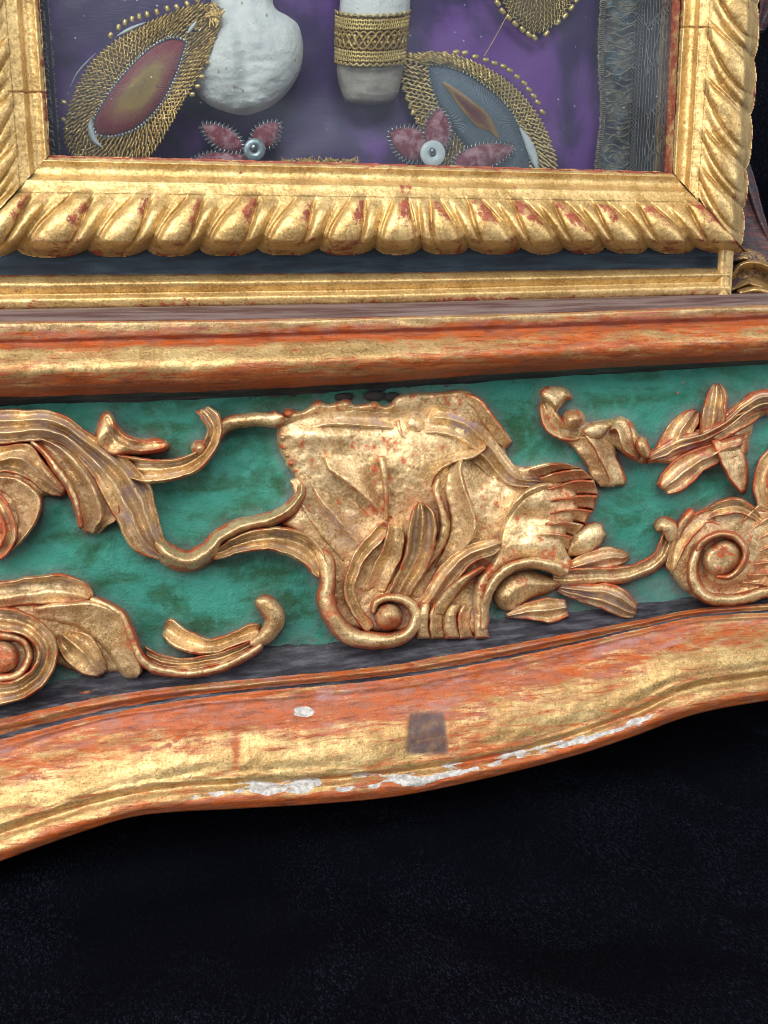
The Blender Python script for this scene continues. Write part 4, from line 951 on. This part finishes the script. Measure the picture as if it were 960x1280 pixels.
def outline(ctl, n=12): return cat(ctl, n, True)
def pad(name, C, y0, hgt, mat, parent, per=5.0, rings=12, **props):
    """domed pad over a closed outline"""
    P, L = resample(C, 120); cen = P.mean(0)
    f = np.linspace(0, 1, rings)
    PX = cen[0]+(P[:, 0]-cen[0])[None]*f[:, None]; PY = cen[1]+(P[:, 1]-cen[1])[None]*f[:, None]
    Y = y0-hgt*np.sqrt(np.clip(1-f**2.4, 0, 1))[:, None]*np.ones(PX.shape)
    PX = np.concatenate([PX, PX[:, :1]], 1); PY = np.concatenate([PY, PY[:, :1]], 1); Y = np.concatenate([Y, Y[:, :1]], 1)
    a = {'ring': f[:, None]*np.ones(PX.shape), 'stitch': np.linspace(0, L/per, PX.shape[1])[None]*np.ones(PX.shape)}
    return grid_obj(name, PX, PY, Y, mat, parent, None, a, **props)
def px_tube(mb, P, y, r, sides=5):
    P = np.asarray(P, float); mb.tube(up3(P[:, 0], P[:, 1], y), r*S, sides)
def zigzag_rows(parent, I, O, rows, per, y, mat, r=0.9, t0=0.0, t1=1.0, hgt=6):
    n = 400; Pi, _ = resample(I, n); Po, L = resample(O, n)
    # align the start of both outlines
    for kk in range(rows):
        fa, fb = kk/rows+0.02, (kk+1)/rows+0.03
        A = Pi+(Po-Pi)*fa; B = Pi+(Po-Pi)*fb
        Lr = np.linalg.norm(np.diff(np.vstack([B, B[:1]]), axis=0), axis=1).sum()
        m = int(Lr/per); mb = MB()
        idx = np.linspace(t0*n, t1*n-1, m*2+1)
        pts = []
        for j, ii in enumerate(idx):
            C = A if j % 2 == 0 else B
            x = np.interp(ii, np.arange(n), C[:, 0]); yy = np.interp(ii, np.arange(n), C[:, 1])
            pts.append((x+RNG.uniform(-.9, .9), yy+RNG.uniform(-.9, .9)))
        pts = np.array(pts)
        yy = y-hgt*np.sin(np.pi*(kk+0.5)/rows)*0.6-np.where(np.arange(len(pts)) % 2 == 0, 1.5, 0.0)+RNG.uniform(-1, 1, len(pts))
        mb.tube(up3(pts[:, 0], pts[:, 1], yy), r*S, 4)
        mb.obj('gold_zigzag', mat, parent)
_bead = None
def bead(parent, x, y, depth, ang, ln=4.2, rad=3.0, mat=None, name='bead'):
    global _bead
    if _bead is None:
        th = np.linspace(0, 2*np.pi, 8, endpoint=False); pr = [(-1, 0.35), (-0.9, 0.85), (-0.4, 1), (0.4, 1), (0.9, 0.85), (1, 0.35)]
        V = np.array([[a, b*math.cos(t), b*math.sin(t)] for a, b in pr for t in th]); i = np.arange(48).reshape(6, 8); j = np.roll(i, -1, 1)
        _bead = mesh_np('bead', V, np.stack([i[:-1], j[:-1], j[1:], i[1:]], -1).reshape(-1, 4), M_BEAD)
    o = newobj(name, _bead, parent)
    p = Vector(up3(x, y, depth).tolist())
    o.location = o.location+p; o.scale = (ln*S, rad*S, rad*S); o.rotation_euler = (0, -ang, 0)
    return o
def coil(mb, C, y, rad, per, r, closed=True):
    P, L = resample(C, 400, closed); t = np.linspace(0, 1, int(L/per)*8)
    ii = t*(len(P)-1); x = np.interp(ii, np.arange(len(P)), P[:, 0]); yy = np.interp(ii, np.arange(len(P)), P[:, 1])
    tx = np.gradient(x); ty = np.gradient(yy); l = np.hypot(tx, ty)+1e-9
    ph = t*L/per*2*np.pi
    off = rad*np.cos(ph)
    mb.tube(up3(x-ty/l*off, yy+tx/l*off, y-rad*0.8*np.sin(ph)), r*S, 4)
def cord(mb, C, y, step, r):
    P, L = resample(C, int(L0(C)/step))
    for a in P: mb.ball(up3(a[0], a[1], y), r*S, 6, 4)
def L0(C): return np.linalg.norm(np.diff(np.vstack([C, C[:1]]), axis=0), axis=1).sum()
def base_of(x, y, d): return tuple(up3(x, y, d).tolist())

EY = 296.0
# large almond ornament with red and gold centre
EYA = EY-66
A1 = empty('embroidered_ornament', base_of(160, 195, EYA), label='almond-shaped gold ornament with red and gold silk centre', category='ornament', group='embroidered ornaments in the case')
outA = outline([(274, 8), (246, 6), (205, 20), (160, 42), (124, 68), (102, 98), (87, 132), (80, 168), (88, 192), (108, 212), (150, 220), (180, 204), (206, 168), (226, 132), (246, 96), (264, 58), (276, 24)])
inA = outline([(230, 50), (214, 47), (190, 58), (164, 82), (142, 108), (126, 132), (117, 150), (117, 160), (122, 168), (134, 171), (150, 169), (172, 160), (192, 142), (208, 120), (220, 95), (228, 72), (233, 56)])
pad('padding', outA, EYA, 14, M_PADBROWN, A1)
zigzag_rows(A1, inA, outA, 7, 6.0, EYA-14, M_THREADG, 1.6, hgt=6)
pad('silk_centre', inA, EYA-12, 16, M_PADRED, A1, per=3.2)
m = MB(); cord(m, inA, EYA-17, 4.4, 2.3); m.obj('silver_cord', M_SILVER, A1)
def strip(pts, wd, y, name, mat, parent):
    C = cat(pts, 8); t = np.gradient(C, axis=0); n = np.stack([-t[:, 1], t[:, 0]], -1); n /= np.linalg.norm(n, axis=1)[:, None]
    f = np.linspace(-1, 1, 7)
    ww = wd*np.sin(np.linspace(0.25, np.pi-0.25, len(C)))
    PX = C[:, 0][:, None]+n[:, 0][:, None]*f*ww[:, None]; PY = C[:, 1][:, None]+n[:, 1][:, None]*f*ww[:, None]
    grid_obj(name, PX, PY, y-4*np.sqrt(np.clip(1-f**2, 0, 1))[None]*np.ones(PX.shape), mat, parent)
strip([(114, 148), (113, 160), (118, 175), (127, 184)], 3.8, EYA-19, 'white_strip', M_WHITE, A1)
strip([(146, 45), (163, 36), (182, 28)], 2.4, EYA-15, 'white_strip', M_WHITE, A1)
strip([(88, 108), (96, 92), (108, 78), (120, 66)], 1.2, EYA-12, 'white_strip', M_WHITE, A1)
strip([(234, 42), (240, 34), (246, 26)], 3.0, EYA-17, 'white_strip', M_WHITE, A1)
for x, y in [(138, 44), (148, 34), (156, 28), (165, 24), (174, 21), (184, 18), (196, 15), (209, 11), (221, 9), (234, 5), (246, 0), (80, 128), (80, 150), (84, 162), (87, 172), (98, 194), (268, 36), (264, 50), (247, 108), (240, 118), (252, 96), (258, 78)]:
    bead(A1, x, y, EYA-12, math.atan2(100-y, 170-x), 3.6, 3.0)
m = MB()
for kk in range(26):
    a = RNG.uniform(0, 6.28); px_tube(m, [(268+RNG.normal(0, 4), 18+RNG.normal(0, 6)) for _ in range(4)], EYA-20-RNG.uniform(0, 6), 1.3)
m.obj('wire_knot', M_THREADG, A1)

# blue almond ornament
A2 = empty('embroidered_ornament', base_of(620, 212, EY), label='almond-shaped gold ornament with blue silk centre and orange stripe', category='ornament', group='embroidered ornaments in the case')
outB = outline([(496, 74), (520, 67), (552, 66), (584, 74), (618, 90), (648, 114), (672, 144), (688, 176), (697, 212), (694, 245), (660, 260), (610, 250), (565, 222), (538, 190), (524, 160), (512, 128), (502, 98)])
inB = outline([(536, 84), (550, 82), (574, 88), (602, 104), (626, 124), (644, 148), (656, 176), (662, 205), (656, 226), (634, 226), (606, 210), (580, 182), (560, 154), (546, 126), (538, 102)])
pad('padding', outB, EY, 14, M_PADBROWN, A2)
zigzag_rows(A2, inB, outB, 6, 6.2, EY-14, M_BEAD, 1.8, hgt=6)
pad('silk_centre', inB, EY-12, 15, M_PADBLUE, A2, per=3.2)
pad('silk_stripe', outline([(553, 102), (572, 112), (594, 128), (614, 146), (626, 176), (612, 166), (596, 160), (580, 142), (566, 122)]), EY-25, 5, M_PADCORE, A2, per=2.5)
m = MB(); cord(m, inB, EY-16, 5.0, 2.0); m.obj('silver_cord', M_SILVER, A2)
strip([(650, 160), (660, 178), (667, 196), (672, 214)], 5.5, EY-18, 'white_strip', M_WHITE, A2)
for x, y in [(512, 69), (555, 67), (570, 65), (581, 66), (594, 71), (607, 75), (618, 79), (629, 83), (637, 88), (646, 96), (655, 104), (661, 112), (667, 120), (672, 128), (678, 140)]:
    bead(A2, x, y, EY-12, math.atan2(-(x-600)*0.75, 100), 4.8, 3.2)
for x, y in [(484, 72), (486, 82), (505, 109), (509, 121), (513, 132), (516, 140), (522, 151), (526, 163)]:
    bead(A2, x, y, EY-12, 1.25, 4.8, 3.0)
m = MB(); px_tube(m, cat([(522, 74), (530, 68), (540, 64), (546, 70), (552, 80)], 6), EY-26, 0.8); px_tube(m, cat([(605, 70), (616, 52), (628, 30), (640, 8)], 6), EY-20, 0.45); m.obj('loose_wire', M_THREADG, A2)

# ornament tip hanging at the top
A3 = empty('embroidered_ornament', base_of(670, 45, EY), label='pointed tip of gold beaded ornament hanging above the blue one', category='ornament', group='embroidered ornaments in the case')
outC = outline([(670, 42), (650, 30), (634, 12), (622, -15), (618, -50), (640, -90), (690, -95), (722, -60), (722, -20), (712, 6), (694, 30)])
inC = outline([(672, 14), (660, 8), (650, -8), (646, -30), (656, -60), (682, -62), (700, -40), (700, -15), (690, 4)])
pad('padding', outC, EY, 14, M_PADBROWN, A3); zigzag_rows(A3, inC, outC, 5, 5.5, EY-14, M_BEAD, 1.0)
zigzag_rows(A3, outline([(672, -20), (668, -22), (668, -30), (674, -30)]), inC, 4, 5.5, EY-18, M_THREADG, 1.0)
for x, y in [(616, -6), (622, 4), (628, 14), (636, 22), (644, 30), (653, 37), (661, 43), (668, 47), (683, 42), (697, 28), (706, 20), (714, 10), (721, 0)]:
    bead(A3, x, y, EY-12, math.atan2(-30 if x < 670 else 40, 34), 5.0, 3.6)

# bones
def bone(name, rows, depth, thick, mat, parent, n=40, nz=0.0, crease=0.0, **props):
    R = cat(rows, 10)                        # py, xl, xr
    th = np.linspace(0, 2*np.pi, n)
    cx = (R[:, 1]+R[:, 2])/2; rx = (R[:, 2]-R[:, 1])/2
    PX = cx[:, None]+rx[:, None]*np.cos(th)[None]; PY = R[:, 0][:, None]*np.ones(PX.shape)
    Y = depth-thick*(rx/rx.max())[:, None]*np.sin(th)[None]
    Y = Y-nz*(fbm(PX/26+th[None]*0, PY/26, 4)-0.5)*np.clip(np.sin(th), 0, 1)[None]
    if crease: Y = Y+crease*np.exp(-((PX-304-(PY-60)*0.12)/9)**2)*sstep(-20, 30, PY)*np.clip(np.sin(th), 0, 1)[None]
    return grid_obj(name, PX, PY, Y, mat, parent, None, None, **props)
b1 = bone('bone', [(-70, 262, 348), (-20, 262, 346), (0, 264, 341), (12, 262, 346), (20, 250, 360), (30, 240, 372), (44, 233, 377), (62, 230, 379), (85, 231, 376), (105, 238, 367), (122, 250, 353), (134, 266, 337), (141, 286, 320), (144, 300, 308)], EY-34, 52, M_BONE, None, 64, 16, 9,
          label='large white knobbed bone end behind the red ornament', category='bone', group='bones in the case')
b2r = empty('bone', base_of(462, 130, EY-20), label='slim bone shaft wrapped in gold lace band, with brown cut end', category='bone', group='bones in the case')
bone('bone_shaft', [(-70, 426, 512), (-20, 426, 513), (0, 425, 513), (30, 423, 511), (60, 423, 508), (82, 424, 505)], EY-34, 36, M_BONE, b2r, 40, 5)
bone('cut_end', [(78, 421, 506), (92, 421, 503), (108, 424, 500), (120, 428, 496), (127, 434, 488), (130, 446, 476), (131, 458, 464)], EY-33, 33, M_BONEEND, b2r, 40, 12)
def band():
    m = MB()
    def P(th, py):                           # around the shaft
        w = 48-0.05*py; cx = 466-0.06*(py-20)
        return up3(cx-w*np.cos(th), py+6*(0.5-np.sin(th))*-1-3, EY-34-41*np.sin(th))
    t = np.linspace(0.05, np.pi-0.05, 90)
    for kk in range(4):
        ph = kk*2*np.pi/4
        for sgn in (1, -1): m.tube(P(t, 51+11*np.sin(sgn*t*7+ph)), 1.5*S, 4)
    for row in (26, 31, 36, 66, 71, 76): m.tube(P(t, row+0.8*np.sin(t*40)), 1.2*S, 4)
    for row, am in ((22, 4), (79, 4)):
        m.tube(P(t, row+am*np.abs(np.sin(t*16))*(-1 if row < 50 else 1)), 1.3*S, 4)
    for tt in np.linspace(0.1, 3.05, 44):
        for r0, r1 in ((24, 38), (64, 78)):
            q = np.linspace(0, 1, 5); m.tube(P(np.full(5, tt)+0.02*np.sin(q*6), r0+(r1-r0)*q), 0.8*S, 4)
    for tt in np.linspace(0.15, 3.0, 16):
        for row in (46, 54): m.ball(P(np.array([tt]), np.array([row+RNG.uniform(-2, 2)]))[0], 2.2*S, 6, 4)
    m.obj('gold_lace_band', M_BEAD, b2r)
    tt, pp = np.meshgrid(np.linspace(0.0, np.pi, 40), np.linspace(20, 80, 10))
    V = np.stack([P(tt[i], pp[i]) for i in range(10)]); V[..., 1] += 2.5*S
    newobj('band_ground', mesh_np('band_ground', V, gridquads(10, 40), M_PADBROWN), b2r)
band()

# small red flowers with silver wire edging
def petal(parent, x0, y0, x1, y1, w, y):
    dx, dy = x1-x0, y1-y0; L = math.hypot(dx, dy); ux, uy = dx/L, dy/L
    C = outline([(x0+ux*L*a-uy*w*b, y0+uy*L*a+ux*w*b) for a, b in ((0, 0), (0.12, 0.6), (0.4, 1), (0.7, 0.85), (0.95, 0.35), (1.02, 0), (0.95, -0.35), (0.7, -0.85), (0.4, -1), (0.12, -0.6))])
    p = pad('petal', C, y, 11, M_PETAL, parent)
    m = MB(); coil(m, C, y-2, 4.0, 5.2, 0.9); m.obj('wire_edging', M_SILVER, p)
def sequin(parent, x, y, d, r, mat):
    m = MB(); th = np.linspace(0, 2*np.pi, 28, endpoint=False)
    pr = [(0.22, 0), (0.26, -1.2), (0.6, -2.0), (0.95, -1.2), (1.0, 0), (0.95, 1.0), (0.26, 1.0), (0.22, 0)]
    V = np.array([up3(x+r*a*math.cos(t), y+r*a*math.sin(t)*1.05, d+b) for a, b in pr for t in th]); i = np.arange(len(pr)*28).reshape(-1, 28); j = np.roll(i, -1, 1)
    m.add(V, np.stack([i[:-1], j[:-1], j[1:], i[1:]], -1).reshape(-1, 4)); m.obj('sequin', mat, parent)
    m = MB(); m.ball(up3(x-1, y-3, d-3), 5.2*S, 12, 8); m.obj('silver_bead', M_SILVER, parent)
FLY = 272.0
f1 = empty('fabric_flower', base_of(312, 200, FLY), label='small red wire-edged flower with grey sequin below the large bone', category='flower', group='small wire-edged flowers')
petal(f1, 304, 187, 253, 157, 14, FLY); petal(f1, 316, 184, 349, 155, 15, FLY); petal(f1, 318, 202, 240, 202, 13, FLY+4)
sequin(f1, 318, 187, FLY-14, 14, M_SEQGREY)
f2 = empty('fabric_flower', base_of(545, 205, FLY), label='red wire-edged flower with white sequin in front of the blue ornament', category='flower', group='small wire-edged flowers')
petal(f2, 540, 194, 488, 166, 21, FLY-6); petal(f2, 545, 192, 550, 136, 17, FLY-10); petal(f2, 566, 206, 642, 186, 16, FLY-8)
sequin(f2, 541, 192, FLY-26, 16, M_SEQ)
# gold crumpled thread along the lower edge
m = MB()
for kk in range(60):
    x = 352+kk*1.6; px_tube(m, cat([(x+RNG.normal(0, 2), 202+RNG.normal(0, 3)) for _ in range(4)], 4), 280+RNG.uniform(-5, 5), 0.8, 4)
m.obj('gold_fringe', M_THREADG, None, label='low strip of crumpled gold thread at the lower edge of the lining', category='fringe')

# lace and braid on the inner side walls
WX = xr/S
def wall_pt(px, py, off=0.0):
    px = np.asarray(px, float); py = np.asarray(py, float)
    d = fwd*F+(px-480)[..., None]*rgt+(640-py)[..., None]*upv
    t = (WX-off-CAM[0])/d[..., 0]
    return (CAM+d*t[..., None])*S
def lace():
    R = empty('lace_ribbon', base_of(820, 214, 200), label='grey lace strip with pale thread pattern on the inner side wall', category='lace', kind='thing', group='lace trims inside the case')
    ys = np.linspace(-140, 225, 120); fr = np.linspace(0, 1, 60)
    xa = 800-0.055*ys; xb = 851-0.05*ys
    PX = xa[:, None]+(xb-xa)[:, None]*fr; PY = ys[:, None]*np.ones(PX.shape)
    V = wall_pt(PX, PY, 1.5+1.5*0)
    V = V-np.array([1, 0, 0])*((1.4*np.cos(fr*2*np.pi*10))[None]+1.5*(fbm(PX/16, PY/16, 3)))[..., None]*S
    newobj('net', mesh_np('net', V, gridquads(120, 60), M_LACE), R)
    m = MB()
    def L(pts, r=0.85):
        p = cat(pts, 6); m.tube(wall_pt(p[:, 0], p[:, 1], 4.5), r*S, 4)
    for k in range(13):                                       # fine vertical cords
        x = 803+k*3.6; L([(x-0.055*y+RNG.uniform(-.3, .3), y) for y in range(-140, 230, 30)], 0.5)
    for oy in (-110, 0, 110):
        L([(846, oy-12), (836, oy+6), (828, oy+26), (822, oy+48), (812, oy+78), (806, oy+92)]); L([(838, oy+20), (830, oy+30), (828, oy+44), (834, oy+52), (840, oy+40), (838, oy+20)])
        L([(832, oy+54), (824, oy+62), (822, oy+76), (828, oy+82), (834, oy+70), (832, oy+54)]); L([(812, oy+92), (806, oy+84), (806, oy+74)])
        for k in range(6): L([(806+k*3, oy+97-k*3.5), (810+k*3, oy+86-k*3.5), (812+k*3, oy+83-k*3.5)])
        for k in range(7): L([(834+k*2, oy+2+k*3), (840+k*2, oy+12+k*3), (842+k*2, oy+20+k*3)], 0.75)
        for k in range(6): L([(808+k*3.4, oy+148-k*4), (814+k*3.4, oy+138-k*4), (820+k*3.2, oy+144-k*4)])
        L([(806, oy+138), (812, oy+152), (808, oy+168), (812, oy+186), (820, oy+192), (826, oy+180)])
    m.obj('thread_pattern', M_LACETHREAD, R)
    m = MB()
    for dx in (0, 5, 9):
        C = np.array([(795+dx*0.9-0.055*y+1.6*(1 if k % 2 else -1), y) for k, y in enumerate(np.arange(-140, 228, 2.6))])
        m.tube(wall_pt(C[:, 0], C[:, 1], 5.0), 0.8*S, 4)
    m.obj('picot_edge', M_LACETHREAD, R)
lace()
def braid():
    R = empty('braid_ribbon', base_of(770, 212, 290), label='gathered blue-grey braid ribbon between the purple lining and the lace', category='braid', kind='thing', group='lace trims inside the case')
    ys = np.linspace(-140, 226, 240); fr = np.linspace(0, 1, 34)
    xa = 756-0.0*ys-10*sstep(120, 215, ys)-3*np.sin(ys/40); xb = np.full(ys.shape, 800.0)-0.05*ys
    PX = xa[:, None]+(xb-xa)[:, None]*fr; PY = ys[:, None]*np.ones(PX.shape)
    g = 7*np.sin(ys/11+4*fbm(ys/40, ys*0, 2))[:, None]*np.cos(fr*np.pi*2)[None]+8*(fbm(PX/9, PY/7, 3)-0.5)
    grid_obj('ribbon', PX, PY, 292-10*np.sin(fr*np.pi)[None]-g-14*fr[None], M_BRAID, R)
    m = MB()
    for k in range(46):                                       # crossing gathering threads
        y = -130+k*7.8; a = RNG.uniform(-6, 6)
        px_tube(m, cat([(758+RNG.uniform(-3, 3), y), (768, y+a), (778+RNG.uniform(-3, 3), y+4), (790, y-a), (797, y+RNG.uniform(-6, 6))], 5), 266+RNG.uniform(-3, 3), 1.0, 4)
    m.obj('gathering_thread', M_BRAIDTHREAD, R)
    m = MB()
    for k in range(150):
        y = -138+k*2.43; x = 754-10*sstep(120, 215, np.array(y))-3*math.sin(y/40)
        px_tube(m, cat([(x+3, y), (x-2+RNG.uniform(-2, 1), y+1), (x-3, y+2.5), (x+3, y+3)], 4), 278+RNG.uniform(-2, 2), 0.9, 4)
    m.obj('looped_edge', M_BRAIDTHREAD, R)
braid()
def lace_narrow():
    R = empty('lace_ribbon', base_of(64, 195, 220), label='narrow dark lace strip along the inner edge beside the red ornament', category='lace', kind='thing', group='lace trims inside the case')
    ys = np.linspace(-140, 215, 120); fr = np.linspace(0, 1, 14)
    xa = 43+0.075*ys; PX = xa[:, None]+(17*fr)[None]; PY = ys[:, None]*np.ones(PX.shape)
    grid_obj('net', PX, PY, 170+110*fr[None]+5*(fbm(PX/5, PY/9, 3)-0.5), M_LACE, R)
    m = MB()
    for k in range(110):
        y = -135+k*3.1; x = 43+0.075*y
        px_tube(m, cat([(x+14, y), (x+18+RNG.uniform(-1, 2), y+1.2), (x+14, y+2.6)], 4), 276, 0.6, 4)
    for k in range(60):
        y = -135+k*5.8; x = 43+0.075*y; px_tube(m, cat([(x+4+RNG.uniform(-1, 1), y), (x+9, y+RNG.uniform(-4, 4)), (x+12, y+4)], 4), 205, 0.6, 4)
    m.obj('thread_pattern', M_LACETHREAD, R)
lace_narrow()
